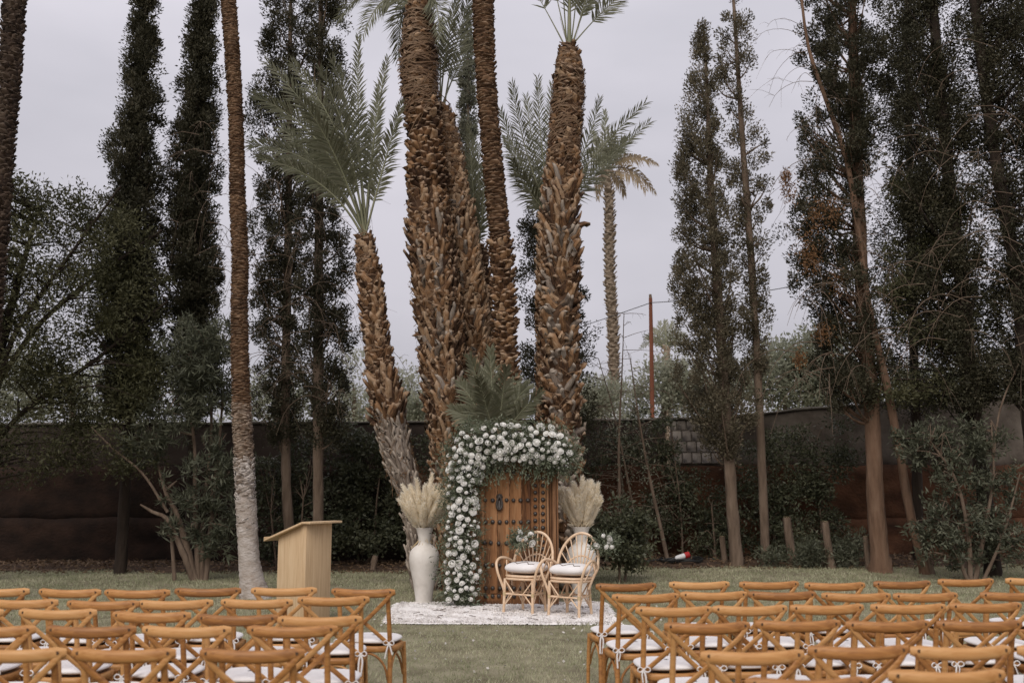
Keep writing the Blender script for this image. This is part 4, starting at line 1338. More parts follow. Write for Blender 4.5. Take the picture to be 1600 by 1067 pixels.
# dark trunk at the left edge
p11 = thing('dark_palm', 'dark rough palm trunk curving out of the picture at the far left edge', 'palm tree', foot(-60, 14.5))
palm_trunk(p11, [(24, -80, 40), (22, 0, 40), (17, 100, 37), (10, 200, 35), (2, 300, 34), (-8, 430, 36), (-25, 600, 38), (-45, 780, 40), (-60, 925, 44)], 14.5, [(-200, dict(Z_SCALE, w=.14, row=.055, len=.075, dep=.10, mess=1))], 105, stuff_mat='palm_dark', core='palm_dark', ground=True)
crown(p11, (24, -80), 14.5, [(-60, -160, -10, -190, .5), (110, -160, 70, -190, .2), (25, -280, 24, -190, 0), (-20, -250, 10, -180, 1)], 106, leaf_len=.45, leaf_w=.034, n=30, bare=.15)
# far thin palm beyond the wall
p7 = thing('thin_palm', 'tall thin palm with a few drooping dry fronds beyond the wall', 'palm tree', foot(962, 40))
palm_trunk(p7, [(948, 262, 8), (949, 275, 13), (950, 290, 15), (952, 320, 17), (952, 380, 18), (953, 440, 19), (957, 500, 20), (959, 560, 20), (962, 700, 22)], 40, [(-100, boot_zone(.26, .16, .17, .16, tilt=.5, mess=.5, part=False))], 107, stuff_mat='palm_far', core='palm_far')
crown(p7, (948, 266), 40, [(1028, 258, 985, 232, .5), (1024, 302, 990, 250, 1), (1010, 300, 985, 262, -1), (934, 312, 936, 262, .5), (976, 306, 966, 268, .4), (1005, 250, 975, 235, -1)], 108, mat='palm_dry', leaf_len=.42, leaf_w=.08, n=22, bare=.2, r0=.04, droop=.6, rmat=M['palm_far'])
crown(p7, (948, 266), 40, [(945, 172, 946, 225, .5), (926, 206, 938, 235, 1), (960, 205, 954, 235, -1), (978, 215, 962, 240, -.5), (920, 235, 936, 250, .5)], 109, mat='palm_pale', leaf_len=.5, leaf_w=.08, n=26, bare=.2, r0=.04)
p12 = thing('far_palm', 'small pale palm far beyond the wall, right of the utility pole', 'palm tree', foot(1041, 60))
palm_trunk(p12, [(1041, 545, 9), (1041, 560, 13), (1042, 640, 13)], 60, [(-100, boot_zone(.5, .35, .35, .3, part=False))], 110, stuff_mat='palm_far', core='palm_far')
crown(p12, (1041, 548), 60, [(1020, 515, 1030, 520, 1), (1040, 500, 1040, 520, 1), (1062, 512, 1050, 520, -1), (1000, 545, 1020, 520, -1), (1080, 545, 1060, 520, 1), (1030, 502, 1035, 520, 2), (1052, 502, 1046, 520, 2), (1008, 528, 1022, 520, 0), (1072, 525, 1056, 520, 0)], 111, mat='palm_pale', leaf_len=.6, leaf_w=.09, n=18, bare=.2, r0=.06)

# ------------------------------------------------------------------ rug
rc = [on_z(605, 975), on_z(962, 977), on_z(941, 943.5), on_z(624, 944)]
rug = thing('rug', 'shaggy white rug with thin broken dark diamond lines under the vase and chairs', 'rug', (0.02, 13.1, 0))
RB = np.array(rug.location)
nu, nv = 120, 90
U, V_ = np.meshgrid(np.linspace(0, 1, nu), np.linspace(0, 1, nv))
c = [np.array(q) for q in rc]
PP = ((1 - U) * (1 - V_))[..., None] * c[0] + (U * (1 - V_))[..., None] * c[1] + (U * V_)[..., None] * c[2] + ((1 - U) * V_)[..., None] * c[3]
rr = np.random.default_rng(5)
n1, n2 = Noise3(rr, .5), Noise3(rr, .09)
edge = np.minimum(np.minimum(U, 1 - U) * 40, np.minimum(V_, 1 - V_) * 30).clip(0, 1)
zz = .012 + .02 * edge ** .5 + .010 * n1(PP) * edge + .007 * n2(PP) * edge + rr.normal(0, .0035, PP.shape[:2]) * edge
PP[..., 0] += .018 * n2(PP) * (1 - edge) + .02 * n1(PP) * (1 - edge)
PP[..., 1] += .02 * n2(PP + 3) * (1 - edge) + .03 * n1(PP + 9) * (1 - edge)
PP[..., 2] = zz
i = np.arange(nv - 1)[:, None] * nu
j = np.arange(nu - 1)[None]
fc = np.stack([i + j, i + j + 1, i + nu + j + 1, i + nu + j], -1).reshape(-1, 4)
mb = MB().add(PP.reshape(-1, 3) - RB, fc)
# tufts of pile
k = 26000
uu, vv = rr.uniform(.004, .996, k), rr.uniform(.004, .996, k)
C = (((1 - uu) * (1 - vv))[:, None] * c[0] + (uu * (1 - vv))[:, None] * c[1] + (uu * vv)[:, None] * c[2] + ((1 - uu) * vv)[:, None] * c[3])
C[:, 2] = .022
leaves(mb, C - RB, rr.normal(size=(k, 3)) * np.array([1, 1, .3]) + np.array([0, 0, .8]), .035, .016, rr)
mb.build('rug_pile', M['rug'], rug)


def rug_pt(u, v, z=.045):
    q = (1 - u) * (1 - v) * c[0] + u * (1 - v) * c[1] + u * v * c[2] + (1 - u) * v * c[3]
    return np.array([q[0], q[1], z]) - RB


mb = MB()
for row in range(-1, 4):
    for kx in range(6):
        for sg in (1, -1):
            p0, p1 = np.array([kx / 5.0 - .1, row / 3 + .17 * (1 - sg)]), np.array([kx / 5.0 + .1, row / 3 + .17 * (1 + sg)])
            for s in range(7):
                if rr.random() < .68:
                    continue
                a, b = p0 + (p1 - p0) * s / 7, p0 + (p1 - p0) * (s + rr.uniform(.5, 1)) / 7
                if min(a.min(), b.min()) < .03 or max(a.max(), b.max()) > .97:
                    continue
                tube(mb, [rug_pt(*a, .047 + rr.uniform(-.004, .004)), rug_pt(*((a + b) / 2 + rr.normal(0, .006, 2)), .051), rug_pt(*b, .048)], .0045, 4)
tag(mb.build('motif_lines', M['yarn'], rug), kind='stuff')
mb = MB()
for e in (0, 1):
    for q in range(110):
        v = rr.uniform(0, 1)
        a = rug_pt(e, v, .02)
        d = np.array([(1 if e else -1) * rr.uniform(.04, .11), rr.normal(0, .03), -.012])
        tube(mb, [a, a + d * .5 + np.array([0, 0, .012]), a + d], [.006, .006, .003], 4)
for q in range(240):
    u_ = rr.uniform(0, 1)
    a = rug_pt(u_, 0, .02)
    d = np.array([rr.normal(0, .02), -rr.uniform(.01, .05), -.01])
    tube(mb, [a, a + d * .5, a + d], [.008, .007, .004], 4)
tag(mb.build('fringe', M['rug'], rug), kind='stuff')

# ------------------------------------------------------------------ old studded door
DD = 14.3
dz_ = lambda zx, zy: at(740 + zx / 4.85, 720 + zy / 4.85, DD)
pb = at(812, 938, DD)
ux = unit(812, 900, DD)
door = thing('studded_door', 'old brown wooden door with iron studs and knocker standing on the lawn', 'door', (pb.x, DD, 0))
xo = lambda px: at(px, 850, DD).x - pb.x
zo = lambda py: at(812, py, DD).z
xl, xr = xo(742), xo(842)
zb, ztop = .02, zo(700)
seams = [742, 757, 777, 796, 815, 829, 842]
for k in range(6):
    a, b = xo(seams[k]), xo(seams[k + 1])
    mb = MB()
    box(mb, ((a + b) / 2, 0 + rr.uniform(-.004, .004), (zb + .16 + ztop) / 2), (b - a - .005, .06, ztop - zb - .16), .004)
    mb.build('plank', M['door'], door, smooth=False)
for (a, b, y, w, nm) in ((842.8, 853, -.012, .07, 'stile'),):
    mb = MB()
    box(mb, ((xo(a) + xo(b)) / 2, y, (zb + ztop) / 2), (xo(b) - xo(a), w, ztop - zb), .006)
    mb.build(nm, M['door'], door, smooth=False)
mb = MB()
box(mb, ((xl + xo(842)) / 2, -.016, zb + .075), (xo(842) - xl - .002, .075, .15), .006)
mb.build('bottom_rail', M['door'], door, smooth=False)
for side, segs in (('r', ((853.5, 857.5, -.055, .16), (857.9, 862, -.03, .12), (862.4, 868.5, -.062, .18), (868.9, 872.5, -.045, .15))), ('l', ((728, 734, -.062, .18), (734.4, 741.5, -.03, .12)))):
    for a, b, y, w in segs:
        mb = MB()
        box(mb, ((xo(a) + xo(b)) / 2, y + w / 2 - .02, (ztop + .05) / 2), (xo(b) - xo(a), w, ztop + .05), .008)
        mb.build('jamb_moulding', M['door_frame'], door, smooth=False)
mb = MB()
box(mb, ((xo(728) + xo(872.5)) / 2, .03, ztop + .13), (xo(872.5) - xo(728) + .06, .22, .14), .01)
mb.build('lintel', M['door_frame'], door, smooth=False)
# arched moulding across the top right of the leaf
arc = smooth_path([(xo(742), -.035, zo(742)), (xo(765), -.035, zo(729)), (xo(790), -.035, zo(727)), (xo(815), -.035, zo(733)), (xo(841), -.035, zo(744))], 18)
mb = MB()
tube(mb, arc, .011, 6)
mb.build('arch_moulding', M['door_frame'], door)
prof = [(.001, .034), (.012, .032), (.022, .025), (.029, .012), (.032, 0.0)]
sm = MB()
lathe(sm, prof, 10)
stud_me = sm.mesh('stud')
stud_me.materials.append(M['iron'])
studs = []
for k in range(20):
    zy = 133 + 53 * k
    if zy > 1030:
        break
    studs += [(467, zy), (525, zy)]
studs += [(90, 297), (145, 298), (250, 296), (302, 297), (356, 298), (411, 297), (92, 462), (145, 460), (198, 462), (250, 461), (303, 459), (358, 462), (416, 459)]
studs += [(82, 618), (131, 618), (190, 622), (250, 622), (303, 620), (357, 621), (413, 620), (92, 787), (145, 786), (198, 788), (251, 787), (303, 787), (357, 788), (413, 787)]
studs += [(92, 960), (145, 960), (200, 962), (254, 960), (306, 961), (358, 961), (413, 960), (92, 1020), (145, 1020), (192, 1019), (250, 1021), (306, 1020), (360, 1021), (413, 1020)]
studs += [(95, 100), (145, 85), (198, 76), (252, 75), (304, 80), (360, 95), (411, 114)]
for zx, zy in studs:
    p = dz_(zx, zy)
    o = link('stud', stud_me, door)
    y = -.049 if zx > 500 else (-.031 if zx < 480 and zy < 975 else -.055)
    if 470 < zx < 500:
        continue
    o.matrix_local = Matrix.Translation((p.x - pb.x, y + .002, p.z)) @ Matrix.Rotation(PI / 2, 4, 'X') @ Matrix.Scale(rr.uniform(.9, 1.05), 4)
# knocker: rosette plate and a hanging drop ring
kp = dz_(196, 272)
kx, kz = kp.x - pb.x, kp.z
kn = bpy.data.objects.new('knocker', None)
COL.objects.link(kn)
kn.parent = door
mb = MB()
for q in range(8):
    a = q / 8 * 2 * PI
    lathe(mb, [(.001, .014), (.014, .01), (.018, 0)], 8, (0, 0, 0))
    V = mb.v[-1]
    mb.v[-1] = np.column_stack([V[:, 0] + kx + .032 * math.cos(a), -V[:, 2] - .032, V[:, 1] + kz + .032 * math.sin(a)])
lathe(mb, [(.001, .03), (.02, .026), (.032, .012), (.036, 0)], 14)
V = mb.v[-1]
mb.v[-1] = np.column_stack([V[:, 0] + kx, -V[:, 2] - .034, V[:, 1] + kz])
mb.build('rosette', M['iron'], kn)
mb = MB()
a = np.linspace(0, 2 * PI, 25)
ring = np.column_stack([kx + .036 * np.sin(a) * (1 - .25 * np.cos(a)), np.full(25, -.062), kz - .085 + .085 * np.cos(a)])
tube(mb, ring, .012 + .008 * (1 - np.cos(a)) / 2, 8)
tube(mb, [(kx, -.06, kz - .05), (kx, -.06, kz - .15)], [.016, .03], 8)
mb.build('drop_ring', M['iron'], kn)

# ------------------------------------------------------------------ flower garland over the door
gb = Vector((at(722, 940, 14.15).x, 14.15, 0))
gar = thing('flower_garland', 'thick garland of white roses and grey green leaves over the door', 'flower garland', gb)
GB = np.array(gb)
rg = np.random.default_rng(55)
spine = smooth_path([(721, 945, 28), (722, 900, 31), (721, 850, 30), (722, 800, 28), (723, 760, 29), (727, 725, 33), (740, 700, 37), (765, 693, 36), (800, 694, 38), (836, 697, 37), (862, 701, 33), (877, 714, 22), (884, 736, 11)], 90)


def gpt(depth_rng=(-.16, .16)):
    k = rg.integers(0, 84)
    a, r = rg.uniform(0, 2 * PI), math.sqrt(rg.random())
    px = spine[k, 0] + math.cos(a) * r * spine[k, 2]
    py = spine[k, 1] + math.sin(a) * r * spine[k, 2]
    return px, py, r, k


def garland_surface(px, py):
    """distance in front: fuller in the middle of the band"""
    d2 = np.hypot(spine[:84, 0] - px, spine[:84, 1] - py) / spine[:84, 2]
    d = d2.min()
    return 14.2 - .20 * math.sqrt(max(0, 1 - d * d)), d


mb = MB()
# stems and mossy core
for k in range(0, 88, 2):
    pass
core = np.array([tuple(at(s[0], s[1], 14.2)) for s in spine[:86]])
tube(mb, core - GB, np.array([s[2] * .45 * unit(s[0], s[1], 14.2) for s in spine[:86]]), 9, jitter=.5, rng=rg)
o = mb.build('moss_core', M['ivy'], gar)
C, Dr, L, W = [], [], [], []
for _ in range(2300):
    px, py, r, k = gpt()
    yv, d = garland_surface(px, py)
    c0 = np.array(at(px, py, yv + rg.uniform(-.03, .16)))
    outw = norm(np.array([(px - spine[k, 0]) / spine[k, 2], -.6, -(py - spine[k, 1]) / spine[k, 2]]) + rg.normal(0, .5, 3) + np.array([0, 0, -.2 if k > 40 else .1]))
    nl = rg.integers(5, 9)
    ln = rg.uniform(.08, .2) * (1.25 if d > .75 else 1)
    for q in range(nl):
        C.append(c0 + outw * ln * q / nl)
        Dr.append(outw * .6 + rg.normal(0, .7, 3))
        L.append(rg.uniform(.035, .075))
        W.append(rg.uniform(.010, .022))
for _ in range(90):      # trailing sprigs at the right end and along the lower edge of the top band
    if rg.random() < .5:
        px, py, dirv = rg.uniform(862, 898), rg.uniform(690, 735), np.array([rg.uniform(.2, .9), -.3, rg.uniform(-1, .2)])
    else:
        px, py, dirv = rg.uniform(752, 880), rg.uniform(722, 732), np.array([rg.normal(0, .3), -.4, -1.0])
    c0 = np.array(at(px, py, 14.08))
    dirv = norm(dirv)
    ln = rg.uniform(.12, .3)
    for q in range(12):
        C.append(c0 + dirv * ln * q / 12 + np.array([0, 0, -.05 * (q / 12) ** 2]))
        Dr.append(dirv + rg.normal(0, .6, 3))
        L.append(rg.uniform(.04, .07))
        W.append(rg.uniform(.010, .018))
mb = MB()
leaves(mb, np.array(C) - GB, np.array(Dr), np.array(L), np.array(W), rg)
tag(mb.build('foliage', M['garland'], gar, smooth=False), kind='stuff')


def rose_mesh(rng, name, open_=1.0):
    mb = MB()
    R = .045
    for layer, (cnt, rad, h, tilt) in enumerate(((5, 1.0, .34, .9), (5, .88, .50, .5), (4, .72, .62, .25))):
        for k in range(cnt):
            a0 = (k + layer * .5 + rng.uniform(-.15, .15)) / cnt * 2 * PI
            half = PI / cnt * 1.25
            P = []
            for v in range(4):
                for u_ in range(4):
                    aa = a0 + (u_ / 3 - .5) * 2 * half * (.55 + .45 * math.sin(min(1, v / 2.2) * PI / 2)) * (1 if v < 3 else .72)
                    t = v / 3
                    rr_ = R * (rad * (.25 + .75 * t ** .7) + tilt * .16 * t ** 3 + rng.uniform(-.03, .03)) * open_
                    zz_ = R * (-.35 + (h + .35) * t - tilt * .30 * t ** 3 + rng.uniform(-.03, .03) * t)
                    P.append((rr_ * math.cos(aa), rr_ * math.sin(aa), zz_))
            f = [(v * 4 + u_, v * 4 + u_ + 1, v * 4 + u_ + 5, v * 4 + u_ + 4) for v in range(3) for u_ in range(3)]
            mb.add(P, f, rng.random())
    lathe(mb, [(.001, R * .70), (R * .24, R * .66), (R * .46, R * .46), (R * .62, R * .1), (R * .5, -R * .3), (.001, -R * .42)], 10, tint=.4)
    me = mb.mesh(name)
    me.materials.append(M['rose'])
    return me


ROSES = [rose_mesh(np.random.default_rng(s), 'rose', rng_) for s, rng_ in ((1, 1.0), (2, .85), (3, 1.1), (4, .7), (5, .95))]


def put_rose(parent, c, n, size, base, k=None, name='rose'):
    o = link(name, ROSES[k if k is not None else random.randrange(5)], parent)
    q = Vector(n).to_track_quat('Z', 'Y').to_matrix().to_4x4()
    o.matrix_local = Matrix.Translation(Vector(c) - Vector(base)) @ q @ Matrix.Rotation(random.uniform(0, 6.28), 4, 'Z') @ Matrix.Scale(size, 4)
    return o


taken = []
tries = 0
while len(taken) < 176 and tries < 16000:
    tries += 1
    px, py, r, k = gpt()
    if r > .93 or py > 938:
        continue
    md = 8.8 if tries < 5000 else 7.2
    if any((px - a) ** 2 + (py - b) ** 2 < md * md for a, b in taken):
        continue
    if py > 722 and px > 756 and k < 84:
        continue
    taken.append((px, py))
    yv, d = garland_surface(px, py)
    cpt = at(px, py, yv - .045)
    n = Vector(((px - spine[k, 0]) / spine[k, 2] * .7, -1.0, -(py - spine[k, 1]) / spine[k, 2] * .7 + .25)) + Vector(rg.normal(0, .25, 3))
    put_rose(gar, cpt, n, rg.choice([.5, .65, .8, .9, 1.0, 1.05, 1.15]) * rg.uniform(.92, 1.08), gb)
# small filler blossoms
mb = MB()
C = []
for _ in range(260):
    px, py, r, k = gpt()
    yv, d = garland_surface(px, py)
    C.append(np.array(at(px, py, yv - .05)))
C = np.repeat(np.array(C), 5, 0)
leaves(mb, C - GB + rg.normal(0, .012, C.shape), rg.normal(size=C.shape) + np.array([0, -.8, .3]), .018, .014, rg)
tag(mb.build('small_blossoms', M['rose'], gar, smooth=False), kind='stuff')

# ------------------------------------------------------------------ vases with pampas plumes
def plume_mesh(rng, name):
    mb = MB()
    n = 400
    L = .47
    u = rng.uniform(0, 1, n)
    a = rng.uniform(0, 2 * PI, n)
    w = .042 * np.sin(np.clip(u * .94 + .06, 0, 1) ** .7 * PI) ** .8 + .004
    bendx = .05 * u ** 2
    C = np.column_stack([w * .25 * np.cos(a) + bendx, w * .25 * np.sin(a), u * L])
    D_ = np.column_stack([np.cos(a) * .55, np.sin(a) * .55, np.full(n, 1.15)]) + rng.normal(0, .22, (n, 3))
    leaves(mb, C, D_, .05 + w * .9, .0075, rng, tint=np.clip(.25 + .6 * u + rng.normal(0, .15, n), 0, 1), bend=.3)
    uc = np.linspace(0, .93, 12)
    wc = (.042 * np.sin(np.clip(uc * .94 + .06, 0, 1) ** .7 * PI) ** .8 + .003) * 1.0
    tube(mb, np.column_stack([.05 * uc ** 2, 0 * uc, uc * L]), wc, 9, jitter=.5, rng=rng, tint=.8)
    me = mb.mesh(name, smooth=False)
    me.materials.append(M['pampas'])
    st = MB()
    tube(st, [(0, 0, -.38), (0, 0, 0), (bendx.max() * .3, 0, L * .5)], [.004, .004, .002], 5)
    ms = st.mesh('stalk')
    ms.materials.append(M['straw'])
    return me, ms


PL = [plume_mesh(np.random.default_rng(200 + k), 'plume') for k in range(4)]
VPROF = [(.001, 0.0), (.108, 0.0), (.116, .012), (.126, .10), (.148, .24), (.176, .38), (.2, .49), (.212, .57), (.214, .63), (.206, .69), (.182, .74), (.142, .78), (.105, .805), (.088, .83), (.085, .86), (.092, .92), (.108, .985), (.124, 1.03), (.13, 1.045), (.124, 1.05), (.112, 1.03), (.09, .95), (.075, .86), (.001, .80)]


def vase_set(loc, vlabel, plabel, seed, n=30, spread=.72):
    rng = np.random.default_rng(seed)
    v = thing('floor_vase', vlabel, 'vase', loc, rng.uniform(0, 6), 'tall plaster floor vases')
    mb = MB()
    pr = smooth_path(VPROF, 70)
    lathe(mb, pr, 44)
    mb.build('vase_body', M['vase'], v)
    p = thing('pampas_bunch', plabel, 'pampas grass', (loc[0], loc[1], loc[2] + 1.0), 0, 'bunches of pampas grass')
    for k in range(n):
        t = math.sqrt((k + .5) / n)
        a = k * 2.4 + rng.uniform(-.3, .3)
        tilt = t * spread * rng.uniform(.8, 1.02)
        d = Vector((math.sin(tilt) * math.cos(a), math.sin(tilt) * math.sin(a), math.cos(tilt)))
        ln = rng.uniform(.04, .2) + .12 * (1 - t)
        o = bpy.data.objects.new('plume', PL[k % 4][0])
        COL.objects.link(o)
        o.parent = p
        q = d.to_track_quat('Z', 'Y').to_matrix().to_4x4()
        o.matrix_local = Matrix.Translation(d * ln * 1.05 + Vector((d.x, d.y, 0)) * .05) @ q @ Matrix.Rotation(rng.uniform(0, 6.28), 4, 'Z') @ Matrix.Scale(rng.uniform(.85, 1.12), 4)
        s = link('stalk', PL[k % 4][1], o)
    # short stuff round the mouth
    mb = MB()
    m_ = 420
    a = rng.uniform(0, 2 * PI, m_)
    rr_ = np.sqrt(rng.random(m_)) * .13
    C = np.column_stack([rr_ * np.cos(a), rr_ * np.sin(a), rng.uniform(0.02, .16, m_)])
    leaves(mb, C, np.column_stack([np.cos(a), np.sin(a), np.full(m_, 1.0)]) + rng.normal(0, .35, (m_, 3)), .1, .016, rng, tint=rng.uniform(0, .6, m_))
    tag(mb.build('loose_tufts', M['pampas'], p, smooth=False), kind='stuff')
    return v


v1 = on_z(662, 944.5)
vase_set((v1.x, v1.y, .03), 'tall pale plaster vase standing on the left end of the rug', 'cream pampas plumes in the left vase beside the flower column', 301, 50, .86)
v2 = on_z(909, 942)
vase_set((v2.x, v2.y, .03), 'tall pale plaster vase half hidden behind the right rattan chair', 'cream pampas plumes in the vase behind the right rattan chair', 307, 50, .68)

# ------------------------------------------------------------------ rattan chairs, cushions, flowers
def rattan_chair(loc, rz, label):
    """front is -y in the chair's own frame"""
    t = thing('rattan_chair', label, 'chair', loc, rz, 'pair of rattan fan chairs on the rug')
    fl, fr_, bl, br = (-.22, -.19), (.22, -.19), (-.17, .17), (.17, .17)
    SH = .43

    def part(name, pts, r, n=14, sides=8):
        mb = MB()
        tube(mb, smooth_path(pts, n), r, sides)
        return mb.build(name, M['rattan'], t)
    for x, y in (fl, fr_):
        part('leg', [(x * 1.02, y * 1.06, 0), (x, y, .25), (x * .98, y * .97, SH)], .019, 8)
    for x, y in (bl, br):
        part('leg', [(x * 1.06, y * 1.12, 0), (x, y, .25), (x, y, SH)], .019, 8)
    # seat ring and woven seat
    a = np.linspace(0, 2 * PI, 33)
    sq = lambda v: np.sign(v) * np.abs(v) ** .7
    ring = np.column_stack([.245 * sq(np.cos(a)), .215 * sq(np.sin(a)) - .005, np.full(33, SH)])
    for dz in (0, .035):
        mb = MB()
        tube(mb, ring + np.array([0, 0, dz]), .016, 8)
        mb.build('seat_ring', M['rattan'], t)
    mb = MB()
    for k in range(17):
        y = -.19 + .38 * k / 16
        hw = .24 * (1 - (abs(y) / .215) ** 2.6) ** .4 if abs(y) < .213 else .05
        tube(mb, [(-hw, y, SH + .036), (hw, y, SH + .036)], .0115, 6)
    mb.build('seat_canes', M['rattan'], t)
    # stretchers and diagonal struts
    zs = .235
    for p, q in ((fl, fr_), (fr_, br), (br, bl), (bl, fl)):
        part('stretcher', [(p[0], p[1], zs), (q[0], q[1], zs)], .012, 4)
        m = ((p[0] + q[0]) / 2, (p[1] + q[1]) / 2)
        for e in (p, q):
            part('strut', [(e[0], e[1], .09), ((e[0] * .45 + m[0] * .55), (e[1] * .45 + m[1] * .55), zs - .01)], .0095, 4)
            part('strut', [(e[0] * .97, e[1] * .97, SH - .02), ((e[0] * .35 + m[0] * .65), (e[1] * .35 + m[1] * .65), zs + .012)], .0095, 4)
    # big fan hoop: springs from the sides of the seat
    th = np.linspace(-.12, PI + .12, 30)
    hoop = np.column_stack([.30 * np.cos(th), .16 + .17 * np.sin(th).clip(0) ** 1.0 * .75, SH + .20 + .385 * np.sin(th)])
    foot_l = np.array([[.235, .02, SH - .10], [.272, .09, SH + .05]])
    hp = np.vstack([foot_l, hoop, foot_l[::-1] * np.array([-1, 1, 1])])
    part('back_hoop', hp, .0185, 60)
    th2 = np.linspace(.05, PI - .05, 22)
    low = np.column_stack([.235 * np.cos(th2), .18 + .09 * np.sin(th2), SH + .06 + .235 * np.sin(th2)])
    part('inner_hoop', low, .012, 30)
    for k in range(9):
        g = PI * (.12 + .76 * k / 8)
        h = np.array([.30 * math.cos(g), .16 + .17 * math.sin(g) * .75, SH + .20 + .385 * math.sin(g)])
        b = np.array([.075 * math.cos(g), .19, SH + .04])
        part('spoke', [tuple(b), tuple((b + h) / 2 + np.array([0, .012, 0])), tuple(h)], .0078, 6, 6)
    # looping arms
    for sx in (-1, 1):
        arm = [(sx * .215, -.17, .20), (sx * .245, -.20, .34), (sx * .295, -.235, .50), (sx * .335, -.21, .625), (sx * .345, -.11, .685), (sx * .325, .02, .675), (sx * .30, .11, .63), (sx * .285, .16, .56)]
        part('arm', arm, .0175, 30)
        part('arm_brace', [(sx * .245, -.09, SH), (sx * .28, -.05, SH + .10), (sx * .315, .0, .65)], .010, 8)
    for x, y in (fl, fr_, bl, br):
        mb = MB()
        tube(mb, [(x, y, zs - .022), (x, y, zs + .022)], .0225, 8)
        mb.build('binding', M['straw'], t)
    return t


def puff(mb, hw, hd, h, e=3.2, n=26, m=9, z0=0.0, p=.38):
    """puffed cushion: superellipse outline, pillow profile"""
    a = np.arange(n) / n * 2 * PI
    cx, sx = np.sign(np.cos(a)) * np.abs(np.cos(a)) ** (2 / e), np.sign(np.sin(a)) * np.abs(np.sin(a)) ** (2 / e)
    rings = []
    for k in range(m):
        ph = -PI / 2 + PI * k / (m - 1)
        r = max(.001, math.cos(ph)) ** p
        rings.append(np.column_stack([hw * r * cx, hd * r * sx, np.full(n, z0 + h / 2 + h / 2 * math.sin(ph) * (1 if ph > 0 else .8))]))
    V = np.concatenate(rings)
    i = np.arange(m - 1)[:, None] * n
    j = np.arange(n)[None]
    mb.add(V, np.stack([i + j, i + (j + 1) % n, i + n + (j + 1) % n, i + n + j], -1).reshape(-1, 4))
    return mb


def bouquet(label, loc, seed, trail, n_rose=8, parent_dir=(0, -1, .4)):
    rng = np.random.default_rng(seed)
    t = thing('bouquet', label, 'bouquet', loc, 0, 'flower bunches tied to the rattan chairs')
    for k in range(n_rose):
        d = norm(rng.normal(size=3) * np.array([1, .6, .7]) + np.array([0, -.7, .35]))
        o = link('rose', ROSES[rng.integers(0, 5)], t)
        q = Vector(d).to_track_quat('Z', 'Y').to_matrix().to_4x4()
        o.matrix_local = Matrix.Translation(Vector((rng.uniform(-.12, .12), -.05 + rng.uniform(-.04, .03), rng.uniform(-.07, .1)))) @ q @ Matrix.Scale(rng.uniform(.75, 1.05), 4)
    C, D_ = [], []
    for _ in range(120):
        d = norm(rng.normal(size=3) * np.array([1.2, .7, .9]) + np.array(trail) * .5)
        s = rng.uniform(.03, .09)
        ln = rng.uniform(.06, .2)
        for q in range(7):
            C.append(d * (s + ln * q / 7))
            D_.append(d + rng.normal(0, .7, 3))
    mb = MB()
    leaves(mb, np.array(C), np.array(D_), rng.uniform(.035, .06, len(C)), rng.uniform(.01, .02, len(C)), rng)
    tag(mb.build('foliage', M['garland'], t, smooth=False), kind='stuff')
    return t


RA = math.radians(-34)
for (cx_, cy_, lab, clab) in ((.19, 13.44, 'rattan fan back armchair on the left, nearer the studded door', 'white cushion with dark zigzag line on the left rattan chair'),
                              (.765, 13.10, 'rattan fan back armchair on the right, in front of the vase', 'white cushion with dark zigzag line on the right rattan chair')):
    ch = rattan_chair((cx_, cy_, .035), RA, lab)
    cu = thing('zigzag_cushion', clab, 'cushion', (cx_, cy_, .035 + .478), RA, 'zigzag cushions on the rattan chairs')
    mb = MB()
    puff(mb, .262, .242, .165, e=3.2, n=36, m=15, p=.62)
    mb.build('cover', M['cushion'], cu)
    mb = MB()
    zig = [(-.20, -.04), (-.11, -.11), (-.02, -.185), (.07, -.08), (.14, -.17), (.20, -.10)]
    Pz = smooth_path([(x, y, 0) for x, y in zig], 40)
    lin = np.concatenate([np.linspace(np.array(zig[k]), np.array(zig[k + 1]), 9)[:-1] for k in range(5)])
    r_ = (np.abs(lin[:, 0] / .262) ** 3.2 + np.abs(lin[:, 1] / .242) ** 3.2) ** (1 / 3.2)
    hz = .0825 + .0825 * np.sqrt(np.clip(1 - np.clip(r_, 0, .995) ** (2 / .62), 0, 1)) + .001
    tube(mb, np.column_stack([lin, hz]), .0055, 5)
    mb.build('zigzag_line', M['yarn'], cu)
bouquet('white roses and leaves tied to the left arm of the left rattan chair', at(818, 843, 13.42), 401, (-1, 0, .3), 8)
bouquet('white roses and leaves tied to the back of the right rattan chair', at(944, 848, 13.02), 402, (.9, 0, .0), 9)

# ------------------------------------------------------------------ lectern
lb = on_z(474, 982)
lec = thing('lectern', 'plain pale wooden lectern with sloping top behind the left chairs', 'lectern', (lb.x, lb.y, 0), 0)
phi = math.radians(60)
fdir = Vector((math.cos(phi), math.sin(phi), 0))       # along the front panel, away from the near corner
sdir = Vector((-math.sin(phi), math.cos(phi), 0))      # along the side, towards the speaker
Wf, Dp = .42, .44
HF, HB = 1.215, 1.055


